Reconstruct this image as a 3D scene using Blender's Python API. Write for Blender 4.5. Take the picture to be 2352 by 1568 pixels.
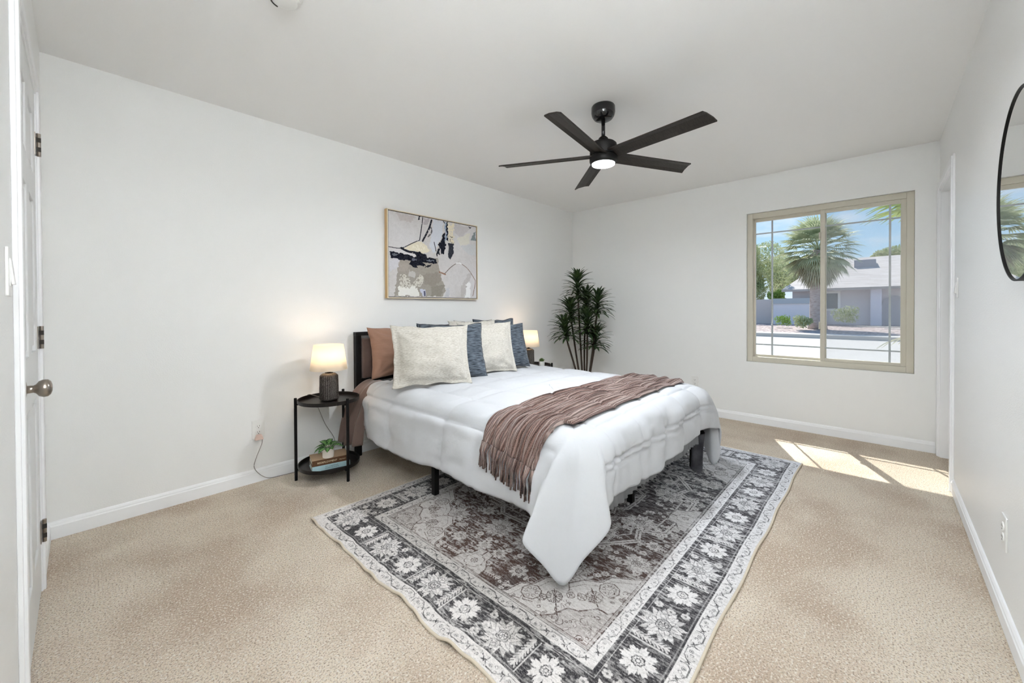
import bpy, bmesh, math, random
import numpy as np
from mathutils import Vector, Matrix, noise, Euler
PI = math.pi
rnd = random.Random(7)
for o in list(bpy.data.objects): bpy.data.objects.remove(o)
SC = bpy.context.scene
COL = SC.collection

# ------------------------------------------------------------------ camera
CAM = np.array([-4.5451, -3.0762, 1.1564])
RT = np.array([0.67867917, -0.73441884, -0.00485244])
UP = np.array([0.00993142, 0.00257084, 0.99994738])
FW = np.array([0.73436772, 0.67869165, -0.0090386])
cd = bpy.data.cameras.new('camera'); cam = bpy.data.objects.new('camera', cd); COL.objects.link(cam)
cd.sensor_width = 36.0; cd.lens = 917.93 / 2352 * 36; cd.clip_start = 0.02; cd.clip_end = 300
cd.shift_y = -(784 - 715.13) / 2352
cam.matrix_world = Matrix(((RT[0], UP[0], -FW[0], CAM[0]), (RT[1], UP[1], -FW[1], CAM[1]), (RT[2], UP[2], -FW[2], CAM[2]), (0, 0, 0, 1)))
SC.camera = cam
# ------------------------------------------------------------------ world, sun, exposure
vs = SC.view_settings; vs.view_transform = 'Standard'; vs.look = 'None'; vs.gamma = 1.0; vs.exposure = 0.59; vs.use_curve_mapping = False
SUN_W, SKY_S, FAN_W, LAMP_W, FILL_W = 5.5, .80, 19.5, .9, 262.0
w = bpy.data.worlds.new('sky'); SC.world = w; w.use_nodes = True
nt = w.node_tree; nt.nodes.clear()
def N(nt, t, **k):
    n = nt.nodes.new(t)
    for a, b in k.items():
        if hasattr(n, a): setattr(n, a, b)
    return n
out = N(nt, 'ShaderNodeOutputWorld'); bg = N(nt, 'ShaderNodeBackground'); bg.inputs['Strength'].default_value = SKY_S
tc = N(nt, 'ShaderNodeTexCoord'); sx = N(nt, 'ShaderNodeSeparateXYZ'); nt.links.new(tc.outputs['Generated'], sx.inputs[0])
rp = N(nt, 'ShaderNodeValToRGB'); e = rp.color_ramp.elements
e[0].position = 0.0; e[0].color = (.72, .82, .92, 1); e[1].position = 1.0; e[1].color = (.16, .36, .78, 1)
m_ = rp.color_ramp.elements.new(.09); m_.color = (.50, .72, .92, 1)
m_ = rp.color_ramp.elements.new(.30); m_.color = (.26, .52, .88, 1)
nt.links.new(sx.outputs['Z'], rp.inputs[0])
mp = N(nt, 'ShaderNodeMapping'); mp.inputs['Scale'].default_value = (2, 5, 14); nt.links.new(tc.outputs['Generated'], mp.inputs[0])
nz = N(nt, 'ShaderNodeTexNoise'); nz.inputs['Scale'].default_value = 1.6; nz.inputs['Detail'].default_value = 6; nt.links.new(mp.outputs[0], nz.inputs[0])
cr = N(nt, 'ShaderNodeValToRGB'); cr.color_ramp.elements[0].position = .48; cr.color_ramp.elements[1].position = .75
nt.links.new(nz.outputs[0], cr.inputs[0])
mx = N(nt, 'ShaderNodeMixRGB'); nt.links.new(cr.outputs[0], mx.inputs[0]); nt.links.new(rp.outputs[0], mx.inputs[1]); mx.inputs[2].default_value = (.82, .86, .92, 1)
nt.links.new(mx.outputs[0], bg.inputs[0]); nt.links.new(bg.outputs[0], out.inputs[0])
sl = bpy.data.lights.new('sun', 'SUN'); sl.energy = SUN_W; sl.angle = math.radians(.5); sl.color = (1, .96, .9)
so = bpy.data.objects.new('sun', sl); COL.objects.link(so)
so.rotation_euler = Vector((1, .455, 1.43)).to_track_quat('Z', 'Y').to_euler(); so.location = (12, 5, 16)
# added fill spot, none of the room's lamps: behind the camera, turned up into the corner of the ceiling so that it bounces
fl = bpy.data.lights.new('added_bounce_fill', 'SPOT'); fl.energy = FILL_W; fl.color = (.93, .96, 1.0); fl.spot_size = math.radians(98); fl.spot_blend = .7; fl.shadow_soft_size = .06
fo = bpy.data.objects.new('added_bounce_fill', fl); COL.objects.link(fo); fo.location = (-4.25, -3.05, 1.40)
fo.rotation_euler = Vector((.46, .36, -.81)).to_track_quat('Z', 'Y').to_euler()
try:
    cy = SC.cycles
    cy.max_bounces = 9; cy.diffuse_bounces = 6; cy.glossy_bounces = 3; cy.transmission_bounces = 4; cy.transparent_max_bounces = 12
    cy.sample_clamp_indirect = 0.0; cy.caustics_reflective = False; cy.caustics_refractive = False
    cy.use_denoising = True; cy.use_adaptive_sampling = True; cy.adaptive_threshold = .03
except Exception: pass

# ------------------------------------------------------------------ materials
def mat(name, col, rough=.6, metal=0, bump=None, var=None, spec=.3, sheen=0, stretch=None, var2=None, trans=0, bdist=.002):
    """col base; bump=(scale,strength[,detail]); var=(scale, colour2[, lo, hi]) mixes in a second colour by noise."""
    m = bpy.data.materials.new(name); m.use_nodes = True; t = m.node_tree; b = t.nodes['Principled BSDF']
    b.inputs['Roughness'].default_value = rough; b.inputs['Metallic'].default_value = metal
    b.inputs['Specular IOR Level'].default_value = spec
    if sheen: b.inputs['Sheen Weight'].default_value = sheen
    c4 = (*col, 1); b.inputs['Base Color'].default_value = c4
    g = N(t, 'ShaderNodeTexCoord').outputs['Object']
    if stretch:
        q = N(t, 'ShaderNodeMapping'); q.inputs['Scale'].default_value = stretch; t.links.new(g, q.inputs[0]); g = q.outputs[0]
    src = None
    for v in (var, var2):
        if not v: continue
        n = N(t, 'ShaderNodeTexNoise'); n.inputs['Scale'].default_value = v[0]; n.inputs['Detail'].default_value = 5; t.links.new(g, n.inputs[0])
        r = N(t, 'ShaderNodeValToRGB'); r.color_ramp.elements[0].position = v[2] if len(v) > 2 else .35; r.color_ramp.elements[1].position = v[3] if len(v) > 3 else .65
        t.links.new(n.outputs[0], r.inputs[0]); x = N(t, 'ShaderNodeMixRGB'); t.links.new(r.outputs[0], x.inputs[0])
        if src: t.links.new(src, x.inputs[1])
        else: x.inputs[1].default_value = c4
        x.inputs[2].default_value = (*v[1], 1); src = x.outputs[0]
    if src: t.links.new(src, b.inputs['Base Color'])
    if bump:
        n = N(t, 'ShaderNodeTexNoise'); n.inputs['Scale'].default_value = bump[0]; n.inputs['Detail'].default_value = bump[2] if len(bump) > 2 else 3
        t.links.new(g, n.inputs[0]); u = N(t, 'ShaderNodeBump'); u.inputs['Strength'].default_value = bump[1]; u.inputs['Distance'].default_value = bdist
        t.links.new(n.outputs[0], u.inputs['Height']); t.links.new(u.outputs[0], b.inputs['Normal'])
    if trans:
        o = t.nodes['Material Output']; tr = N(t, 'ShaderNodeBsdfTranslucent'); tr.inputs[0].default_value = c4; s = N(t, 'ShaderNodeMixShader')
        s.inputs[0].default_value = trans; t.links.new(b.outputs[0], s.inputs[1]); t.links.new(tr.outputs[0], s.inputs[2]); t.links.new(s.outputs[0], o.inputs[0])
        if src: t.links.new(src, tr.inputs[0])
    return m
M = {}
M['wall'] = mat('wall_paint', (.835, .84, .83), .42, bump=(170, .6, 2), bdist=.0014, spec=.35)
M['ceil'] = mat('ceiling_paint', (.89, .89, .88), .7, bump=(150, .3, 2), bdist=.0012)
M['trim'] = mat('trim_white', (.86, .87, .88), .35, spec=.4)
M['door'] = mat('door_white', (.72, .73, .73), .4, spec=.4)
M['ext'] = mat('stucco', (.62, .60, .57), .9, bump=(40, .5))
M['black'] = mat('black_metal', (.007, .0065, .0065), .45, 0, spec=.2)
M['blackgloss'] = mat('gloss_black', (.006, .006, .007), .12, spec=.6)
M['fanmatte'] = mat('matte_black', (.011, .0105, .0105), .5, spec=.2)
M['blade'] = mat('blade_wood', (.024, .021, .018), .45, var=(30, (.042, .036, .030)), stretch=(1, 8, 1), spec=.25)
M['nickel'] = mat('satin_nickel', (.36, .32, .28), .28, 1)
M['goldf'] = mat('gold_leaf_frame', (.62, .42, .20), .4, .4, spec=.5)
M['plastic'] = mat('white_plastic', (.80, .80, .78), .3, spec=.5)
M['slot'] = mat('dark_slot', (.04, .035, .03), .6)
M['plug'] = mat('pink_lit_white_plastic', (.80, .62, .55), .4)  # white plug, the pinkish light on it put into its colour
M['cord'] = mat('grey_cord', (.30, .28, .26), .5)
M['comf'] = mat('white_cotton', (.56, .575, .60), .85, bump=(13, .6, 7), sheen=.12, bdist=.010)
M['brownf'] = mat('brown_velvet', (.16, .095, .072), .75, bump=(9, .5, 4), var=(6, (.21, .13, .10)), sheen=.5, bdist=.01)
M['brownp'] = mat('brown_cotton', (.30, .17, .115), .8, bump=(10, .5, 5), sheen=.2, stretch=(1, 1, 3), bdist=.012)
M['sheet'] = mat('brown_sheet', (.17, .115, .095), .7, bump=(8, .5, 4), sheen=.3, bdist=.008)
M['darkf'] = mat('charcoal_cloth', (.03, .03, .036), .8, var=(8, (.09, .09, .10)), bump=(12, .4))
M['grayf'] = mat('grey_pleated_cloth', (.30, .31, .32), .9, bump=(40, .6), stretch=(6, 1, .3), bdist=.004)
M['cushion'] = mat('brown_upholstery', (.15, .10, .085), .8, var=(7, (.10, .065, .055)), bump=(60, .2), sheen=.3)
M['matt'] = mat('mattress_ticking', (.7, .7, .7), .9)
M['leaf'] = mat('dark_leaf', (.018, .040, .016), .4, var=(14, (.045, .085, .022)), spec=.4)
M['stem'] = mat('brown_stem', (.05, .035, .025), .8, bump=(60, .4))
M['soil'] = mat('dark_soil', (.03, .022, .016), .95, bump=(90, 1))
M['potw'] = mat('matte_white_pot', (.78, .72, .66), .6)
M['tray'] = mat('black_tray', (.012, .010, .009), .36, spec=.3)
M['sky'] = None
def glass_mat(name, tint=(1, 1, 1), gl=.06):
    m = bpy.data.materials.new(name); m.use_nodes = True; t = m.node_tree; t.nodes.remove(t.nodes['Principled BSDF'])
    a = N(t, 'ShaderNodeBsdfTransparent'); a.inputs[0].default_value = (*tint, 1); g = N(t, 'ShaderNodeBsdfGlossy'); g.inputs['Roughness'].default_value = .02
    s = N(t, 'ShaderNodeMixShader'); s.inputs[0].default_value = gl; t.links.new(a.outputs[0], s.inputs[1]); t.links.new(g.outputs[0], s.inputs[2])
    t.links.new(s.outputs[0], t.nodes['Material Output'].inputs[0]); return m
M['glass'] = glass_mat('window_glass', (.97, .98, .98), .001)
def screen_mat():
    m = bpy.data.materials.new('insect_screen'); m.use_nodes = True; t = m.node_tree; b = t.nodes['Principled BSDF']
    b.inputs['Base Color'].default_value = (.55, .56, .60, 1); b.inputs['Roughness'].default_value = .9
    a = N(t, 'ShaderNodeBsdfTransparent'); s = N(t, 'ShaderNodeMixShader'); s.inputs[0].default_value = .17
    t.links.new(a.outputs[0], s.inputs[1]); t.links.new(b.outputs[0], s.inputs[2]); t.links.new(s.outputs[0], t.nodes['Material Output'].inputs[0]); return m
M['screen'] = screen_mat()
M['vinyl'] = mat('tan_vinyl', (.60, .57, .48), .45, spec=.4)
M['muntin'] = mat('grey_muntin', (.45, .49, .50), .4)
M['mirror'] = mat('mirror_glass', (.93, .94, .94), .01, 1)
def carpet():
    m = mat('carpet', (.70, .595, .455), .95, spec=.05, sheen=.1)
    t = m.node_tree; b = t.nodes['Principled BSDF']; g = N(t, 'ShaderNodeTexCoord').outputs['Object']
    def nz(s, d, lo, hi, c1, c2, src=None, fac=None):
        n = N(t, 'ShaderNodeTexNoise'); n.inputs['Scale'].default_value = s; n.inputs['Detail'].default_value = d; t.links.new(g, n.inputs[0])
        r = N(t, 'ShaderNodeMapRange'); r.inputs[1].default_value = lo; r.inputs[2].default_value = hi; t.links.new(n.outputs[0], r.inputs[0])
        x = N(t, 'ShaderNodeMixRGB'); t.links.new(r.outputs[0], x.inputs[0])
        if src: t.links.new(src, x.inputs[1])
        else: x.inputs[1].default_value = (*c1, 1)
        x.inputs[2].default_value = (*c2, 1); return x, n
    a, _ = nz(1.7, 3, .4, .68, (.86, .755, .61), (.78, .66, .515))
    # soiled and worn towards the doorway corner: patches with a shape of their own
    p, _ = nz(2.3, 7, .44, .64, None, (.63, .50, .375), a.outputs[0])
    sp, n1 = nz(170, 3, .50, .66, None, (.42, .32, .23), p.outputs[0])
    hi, _ = nz(130, 2, .52, .68, None, (.90, .84, .74), sp.outputs[0])
    t.links.new(hi.outputs[0], b.inputs['Base Color'])
    v = N(t, 'ShaderNodeTexNoise'); v.inputs['Scale'].default_value = 160; v.inputs['Detail'].default_value = 4; t.links.new(g, v.inputs[0])
    u = N(t, 'ShaderNodeBump'); u.inputs['Strength'].default_value = 1.0; u.inputs['Distance'].default_value = .014
    t.links.new(v.outputs[0], u.inputs['Height']); t.links.new(u.outputs[0], b.inputs['Normal']); return m
M['carpet'] = carpet()

# ------------------------------------------------------------------ helpers
def tag(o, label=None, cat=None, group=None, kind=None):
    if label: o['label'] = label
    if cat: o['category'] = cat
    if group: o['group'] = group
    if kind: o['kind'] = kind
    return o
def thing(name, label, cat, loc=(0, 0, 0), group=None, kind=None):
    o = bpy.data.objects.new(name, None); o.empty_display_size = .1; COL.objects.link(o); o.location = loc
    return tag(o, label, cat, group, kind)
def rootloc(p):
    v = Vector((0, 0, 0))
    while p is not None: v = v + Vector(p.location); p = p.parent
    return v
def obj(name, bm, m, parent=None, smooth=False, world=True, bevel=0):
    """links the bmesh as one mesh; geometry is given in world metres and shifted to its root."""
    if parent is not None and world:
        bmesh.ops.translate(bm, verts=bm.verts, vec=-rootloc(parent))
    me = bpy.data.meshes.new(name); bmesh.ops.recalc_face_normals(bm, faces=bm.faces) if smooth != 'keep' else None
    bm.to_mesh(me); bm.free()
    o = bpy.data.objects.new(name, me); COL.objects.link(o)
    if m: me.materials.append(m)
    if smooth: me.shade_smooth()
    if parent is not None: o.parent = parent
    if bevel:
        b = o.modifiers.new('bevel', 'BEVEL'); b.width = bevel; b.segments = 2; b.limit_method = 'ANGLE'
    return o
def top(name, bm, m, label, cat, origin=None, **k):
    g = k.pop('group', None); kd = k.pop('kind', None)
    if origin is not None: bmesh.ops.translate(bm, verts=bm.verts, vec=-Vector(origin))
    o = obj(name, bm, m, None, **k)
    if origin is not None: o.location = origin
    return tag(o, label, cat, g, kd)
def B(): return bmesh.new()
def box(bm, x0, x1, y0, y1, z0, z1, rot=None, piv=None):
    vs_ = [bm.verts.new((x, y, z)) for x in (x0, x1) for y in (y0, y1) for z in (z0, z1)]
    for f in ((0, 1, 3, 2), (4, 6, 7, 5), (0, 4, 5, 1), (2, 3, 7, 6), (0, 2, 6, 4), (1, 5, 7, 3)): bm.faces.new([vs_[i] for i in f])
    if rot is not None:
        P = Vector(piv if piv is not None else ((x0 + x1) / 2, (y0 + y1) / 2, (z0 + z1) / 2))
        for v in vs_: v.co = P + rot @ (v.co - P)
    return vs_
def lathe(bm, prof, c=(0, 0, 0), n=32, axis='z', cap=True, disp=None):
    rings = []
    for j, (r, h) in enumerate(prof):
        ring = []
        for i in range(n):
            a = 2 * PI * i / n; rr = r + (disp(a, h) if disp else 0)
            p = (rr * math.cos(a), rr * math.sin(a), h)
            if axis == 'x': p = (h, p[0], p[1])
            if axis == 'y': p = (p[0], h, p[1])
            ring.append(bm.verts.new((c[0] + p[0], c[1] + p[1], c[2] + p[2])))
        rings.append(ring)
    for a, b in zip(rings, rings[1:]):
        for i in range(n): bm.faces.new((a[i], a[(i + 1) % n], b[(i + 1) % n], b[i]))
    if cap:
        bm.faces.new(rings[0][::-1]); bm.faces.new(rings[-1])
    return rings
def tube(bm, pts, r, n=8):
    pts = [Vector(p) for p in pts]; rings = []
    rs = r if isinstance(r, (list, tuple)) else [r] * len(pts)
    up = Vector((0, 0, 1))
    for i, p in enumerate(pts):
        d = (pts[min(i + 1, len(pts) - 1)] - pts[max(i - 1, 0)])
        d = d.normalized() if d.length > 1e-9 else Vector((0, 0, 1))
        a = d.cross(up);
        if a.length < .05: a = d.cross(Vector((1, 0, 0)))
        a.normalize(); b = d.cross(a)
        rings.append([bm.verts.new(p + (a * math.cos(2 * PI * k / n) + b * math.sin(2 * PI * k / n)) * rs[i]) for k in range(n)])
    for a, b in zip(rings, rings[1:]):
        for i in range(n): bm.faces.new((a[i], a[(i + 1) % n], b[(i + 1) % n], b[i]))
    bm.faces.new(rings[0][::-1]); bm.faces.new(rings[-1])
def spline(pts, k=8):
    """Catmull-Rom through the points"""
    P = [np.array(p, float) for p in pts]; P = [2 * P[0] - P[1]] + P + [2 * P[-1] - P[-2]]; o = []
    for i in range(1, len(P) - 2):
        for s in range(k):
            t = s / k; a, b, c, d = P[i - 1], P[i], P[i + 1], P[i + 2]
            o.append(.5 * ((2 * b) + (-a + c) * t + (2 * a - 5 * b + 4 * c - d) * t * t + (-a + 3 * b - 3 * c + d) * t ** 3))
    o.append(P[-2]); return o
def gridmesh(bm, P, closed=False, uvs=None):
    """P[i][j] positions"""
    V = [[bm.verts.new(tuple(p)) for p in row] for row in P]
    for i in range(len(V) - 1):
        for j in range(len(V[0]) - 1):
            bm.faces.new((V[i][j], V[i + 1][j], V[i + 1][j + 1], V[i][j + 1]))
    return V
def at(px, py, axis, val):
    """a point of the place: the sight line of a spot in the photo met with the plane axis=val"""
    d = FW + RT * (px - 1176) / 917.93 + UP * (715.13 - py) / 917.93
    return CAM + d * (val - CAM[axis]) / d[axis]
def copytree(o, parent=None):
    c = o.copy(); COL.objects.link(c); c.parent = parent
    for ch in list(o.children): copytree(ch, c)
    return c
def text(name, body, size, m, parent, loc, rot, label=None, sx=1.0):
    cu = bpy.data.curves.new(name, 'FONT'); cu.body = body; cu.size = size; cu.extrude = .0003; cu.align_x = 'CENTER'; cu.align_y = 'CENTER'
    t = bpy.data.objects.new(name + '_src', cu); COL.objects.link(t)
    me = bpy.data.meshes.new_from_object(t); bpy.data.objects.remove(t); bpy.data.curves.remove(cu)
    me.transform(Matrix.Diagonal((sx, 1, 1, 1)))
    o = bpy.data.objects.new(name, me); COL.objects.link(o); me.materials.append(m); o.parent = parent
    o.location = Vector(loc) - rootloc(parent); o.rotation_euler = rot
    if label: o['label'] = label
    return o

# ------------------------------------------------------------------ room shell
L, W, H = 4.668, 3.408, 2.44
WY1, WY2, WZ1, WZ2 = -2.082, -3.272, .608, 2.084     # window opening
T = .16
b = B(); box(b, -L - .3, .3, -W - .6, .3, -.12, 0); st = tag(obj('floor', b, M['carpet']), kind='structure')
b = B(); box(b, -L - .16, T, -W - .14, .14, H, H + .12); tag(obj('ceiling', b, M['ceil']), kind='structure')
b = B(); box(b, -L, T, 0, .14, 0, H); tag(obj('wall_north', b, M['wall']), kind='structure')
b = B()
box(b, 0, T, WY1, 0, 0, H); box(b, 0, T, -W - .14, WY2, 0, H); box(b, 0, T, WY2, WY1, 0, WZ1); box(b, 0, T, WY2, WY1, WZ2, H)
tag(obj('wall_east', b, M['wall']), kind='structure')
DX0, DX1, DZ = -.835, -.085, 2.035                      # doorway in the south wall
b = B()
box(b, DX1, 0, -W - .12, -W, 0, H); box(b, -L, DX0, -W - .12, -W, 0, H); box(b, DX0, DX1, -W - .12, -W, DZ, H)
tag(obj('wall_south', b, M['wall']), kind='structure')
DY0, DY1, DZ1 = -1.285, -.545, 2.035                    # doorway in the west wall
b = B()
box(b, -L - .12, -L, DY1, .14, 0, H); box(b, -L - .12, -L, -W - .12, DY0, 0, H); box(b, -L - .12, -L, DY0, DY1, DZ1, H)
tag(obj('wall_west', b, M['wall']), kind='structure')
# baseboards with a small ogee step on top
def baseboard(name, p0, p1, n, h=.088):
    bm = B(); p0 = Vector(p0); p1 = Vector(p1); n = Vector(n)
    prof = [(0, 0), (.014, 0), (.014, h * .72), (.011, h * .78), (.010, h * .86), (.005, h * .96), (0, h)]
    R_ = [[bm.verts.new(p + n * a + Vector((0, 0, z))) for a, z in prof] for p in (p0, p1)]
    k = len(prof)
    for i in range(k): bm.faces.new((R_[0][i], R_[0][(i + 1) % k], R_[1][(i + 1) % k], R_[1][i]))
    bm.faces.new(R_[0]); bm.faces.new(R_[1][::-1])
    return tag(obj(name, bm, M['trim']), kind='structure')
baseboard('baseboard_north', (-L, 0, 0), (0, 0, 0), (0, -1, 0))
baseboard('baseboard_east', (0, -.014, 0), (0, -W + .02, 0), (-1, 0, 0))
baseboard('baseboard_south', (DX0 - .062, -W, .012), (-L, -W, .012), (0, 1, 0), .075)
baseboard('baseboard_west', (-L, -.014, 0), (-L, DY1 + .055, 0), (1, 0, 0))
b = B(); box(b, -L + .02, DX0 - .062, -W, -W + .011, 0, .0125)
tag(obj('trim_1', b, mat('bare_tan_strip', (.62, .56, .44), .8)), kind='structure')

# casing helper: three boards round an opening
def casing(name, parent, horiz, a0, a1, ztop, plane, nrm, wd=.058, th=.018):
    for k in range(3):
        bm = B()
        for (u0, u1, z0, z1) in ([(a0 - wd, a0, 0, ztop + wd)], [(a1, a1 + wd, 0, ztop + wd)], [(a0, a1, ztop, ztop + wd)])[k]:
            for (sh, t_) in ((0, th * .6), (.010, th)):
                uu0, uu1, zz0, zz1 = u0 + sh, u1 - sh, z0, z1
                if k == 2: uu0, uu1, zz0, zz1 = u0, u1, z0 + sh, z1 - sh
                if k == 0 and sh: zz1 -= sh
                if k == 1 and sh: zz1 -= sh
                p0, p1 = (plane, plane + nrm * t_) if nrm > 0 else (plane + nrm * t_, plane)
                if horiz: box(bm, uu0, uu1, p0, p1, zz0, zz1)
                else: box(bm, p0, p1, uu0, uu1, zz0, zz1)
        obj(name, bm, M['trim'], parent, bevel=.002)
# door_1 : closed white panel door in the west wall, hinged at the far side
d1 = thing('door_1', None, None, (-L, DY1, 0), kind='structure')
casing('casing', d1, False, DY0, DY1, DZ1, -L, 1)
FX = -4.662
b = B()
y0, y1 = DY0 + .003, DY1 - .003; zt = DZ1 - .004; zb = .012
cols = [(y0, y0 + .105), ((y0 + y1) / 2 - .05, (y0 + y1) / 2 + .05), (y1 - .105, y1)]
rails = [(zb, .22), (.82, 1.0), (1.58, 1.69), (1.92, zt)]
for c in cols: box(b, FX - .035, FX, c[0], c[1], zb, zt)
for r in rails:
    box(b, FX - .035, FX, cols[0][1], cols[1][0], r[0], r[1]); box(b, FX - .035, FX, cols[1][1], cols[2][0], r[0], r[1])
for (a, c) in ((cols[0][1], cols[1][0]), (cols[1][1], cols[2][0])):
    for (r0, r1) in ((rails[0][1], rails[1][0]), (rails[1][1], rails[2][0]), (rails[2][1], rails[3][0])):
        box(b, FX - .028, FX - .009, a, c, r0, r1); box(b, FX - .012, FX - .004, a + .022, c - .022, r0 + .022, r1 - .022)
obj('door_slab', b, M['door'], d1, bevel=.002)
b = B(); box(b, -L - .1, FX - .036, DY0 - .001, DY0 + .002, 0, DZ1); box(b, -L - .1, FX - .036, DY1 - .002, DY1 + .001, 0, DZ1); box(b, -L - .1, FX - .036, DY0, DY1, DZ1 - .002, DZ1 + .001)
obj('jamb', b, M['trim'], d1)
for hz in (.25, 1.045, 1.83):
    b = B(); lathe(b, [(.0065, -.046), (.0065, .046)], (FX + .010, DY1, hz), 12)
    box(b, FX - .001, FX + .0025, DY1 - .026, DY1 - .003, hz - .045, hz + .045)
    box(b, FX - .001, FX + .0025, DY1 + .003, DY1 + .013, hz - .045, hz + .045)
    h = obj('hinge', b, M['nickel'], d1, smooth=False)
    b = B(); box(b, FX + .004, FX + .017, DY1 - .008, DY1 - .0055, hz + .010, hz + .028); box(b, FX + .004, FX + .017, DY1 - .008, DY1 - .0055, hz - .028, hz - .010)
    obj('knuckle_gap', b, M['slot'], h)
KY, KZ = -1.195, .918
b = B()
pr = [(.028, 0), (.030, .002), (.024, .006), (.012, .008), (.011, .020), (.014, .025), (.023, .031), (.027, .040), (.026, .049), (.020, .055), (.010, .058), (.001, .0585)]
lathe(b, [(r, h) for r, h in pr], (FX, KY, KZ), 32, 'x'); obj('door_knob', b, M['nickel'], d1, smooth=True)
# door_2 : cased opening in the south wall with a door shut at its far side
d2 = thing('door_2', None, None, (DX0, -W, 0), kind='structure')
casing('casing', d2, True, DX0, DX1, DZ, -W, 1)
b = B(); box(b, DX0 - .001, DX0 + .016, -W - .119, -W + .001, 0, DZ); box(b, DX1 - .016, DX1 + .001, -W - .119, -W + .001, 0, DZ); box(b, DX0, DX1, -W - .119, -W + .001, DZ - .016, DZ + .001)
obj('jamb', b, M['trim'], d2)
b = B(); box(b, DX0 + .018, DX1 - .018, -W - .118, -W - .085, .012, DZ - .018); obj('door_slab', b, M['door'], d2)
# ------------------------------------------------------------------ window
w1 = thing('window_1', None, None, (0, (WY1 + WY2) / 2, WZ1), kind='structure')
def frame(bm, x0, x1, ya, yb, za, zb, t, tb=None, tt=None):
    """ring of four members, ya>yb"""
    tb = tb or t; tt = tt or t
    box(bm, x0, x1, ya - t, ya, za, zb); box(bm, x0, x1, yb, yb + t, za, zb); box(bm, x0, x1, yb + t, ya - t, za, za + tb); box(bm, x0, x1, yb + t, ya - t, zb - tt, zb)
b = B(); frame(b, .028, .115, WY1 - .001, WY2 + .001, WZ1 + .001, WZ2 - .001, .046, .050, .050)
obj('window_frame', b, M['vinyl'], w1, bevel=.003)
MY = -2.690
gy = [(-2.128, MY + .012), (MY - .012, -3.226)]; gz = (WZ1 + .051, WZ2 - .051)
b = B(); frame(b, .072, .098, gy[0][0], gy[0][1] - .03, gz[0], gz[1], .020, .022, .030); sa = obj('fixed_sash', b, M['vinyl'], w1, bevel=.002)
b = B(); frame(b, .040, .066, MY + .024, gy[1][1], gz[0], gz[1], .034, .026, .032); sb = obj('sliding_sash', b, M['vinyl'], w1, bevel=.002)
def muntins(xx, ya, yb, side, parent, t=.006):
    z0, z1 = gz[0] + .02, gz[1] - .03
    bm = B(); box(bm, xx - t, xx + t, ya, yb, z0 + .095, z0 + .107) ; box(bm, xx - t, xx + t, ya, yb, z1 - .125, z1 - .113)
    ym = side; box(bm, xx - t * .9, xx + t * .9, ym - .007, ym + .007, z0, z1)
    obj('muntin', bm, M['muntin'], parent)
muntins(.085, MY - .018, gy[0][0] - .02, -2.287, sa); muntins(.053, gy[1][1] + .03, MY - .01, -3.128, sb)
b = B(); box(b, .0835, .0865, MY - .018, gy[0][0] - .018, gz[0] + .02, gz[1] - .028); obj('pane', b, M['glass'], sa)
b = B(); box(b, .0515, .0545, gy[1][1] + .033, MY - .009, gz[0] + .024, gz[1] - .03); obj('pane', b, M['glass'], sb)
for z in (.985, 1.80):
    b = B(); box(b, .030, .042, MY + .020, MY + .034, z - .03, z + .03); box(b, .018, .032, MY + .026, MY + .032, z - .036, z - .005); obj('latch', b, M['vinyl'], sb, bevel=.002)
b = B(); box(b, .1075, .1085, gy[1][1] + .002, MY + .0, gz[0], gz[1]); sc_ = obj('insect_screen', b, M['screen'], w1)
b = B(); frame(b, .103, .113, MY + .008, gy[1][1], gz[0], gz[1], .014); obj('screen_frame', b, M['muntin'], sc_)
# ------------------------------------------------------------------ switches and outlets
def plate(name, label, c, nrm, kind, z0=None, group=None):
    """c centre on the wall; nrm unit vector out of the wall; built round the origin facing +y then turned"""
    t = thing(name, label, 'light switch' if kind == 'switch' else 'power outlet', c, group)
    a = math.atan2(nrm[1], nrm[0]) - PI / 2; t.rotation_euler.z = a
    bm = B(); box(bm, -.037, .037, 0, .006, -.0605, .0605); obj('cover_plate', bm, M['plastic'], t, world=False, bevel=.002)
    if kind == 'switch':
        bm = B(); box(bm, -.017, .017, .004, .008, -.034, .034); fr = obj('rocker_frame', bm, M['plastic'], t, world=False)
        bm = B(); box(bm, -.0145, .0145, .006, .0115, -.031, .031, Euler((math.radians(5), 0, 0)).to_matrix()); obj('rocker', bm, M['plastic'], fr, world=False, bevel=.001)
    else:
        for s in (-1, 1):
            bm = B(); lathe(bm, [(.0165, .0), (.0165, .0085), (.0155, .009)], (0, 0, s * .0195), 24, 'y')
            r = obj('receptacle', bm, M['plastic'], t, world=False)
            bm = B(); zz = s * .0195
            box(bm, -.0075, -.0055, .007, .0095, zz - .001, zz + .008); box(bm, .0055, .0075, .007, .0095, zz - .001, zz + .007); lathe(bm, [(.0026, .007), (.0026, .0095)], (0, 0, zz - .008), 10, 'y')
            obj('slots', bm, M['slot'], r, world=False)
    return t
plate('light_switch', 'white rocker switch beside the white panel door at the left edge', (-L, -1.47, 1.252), (1, 0), 'switch')
plate('light_switch', 'white rocker switch beside the cased doorway on the right wall', (-1.005, -W, 1.262), (0, 1), 'switch')
plate('power_outlet', 'white outlet low on the headboard wall with a plug in it', (-3.738, 0, .350), (0, -1), 'outlet')
plate('power_outlet', 'white empty outlet low on the window wall beyond the bed', (0, -1.588, .345), (-1, 0), 'outlet')
plate('power_outlet', 'white outlet low on the right wall, seen almost edge-on', (-2.285, -W, .338), (0, 1), 'outlet')
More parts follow.
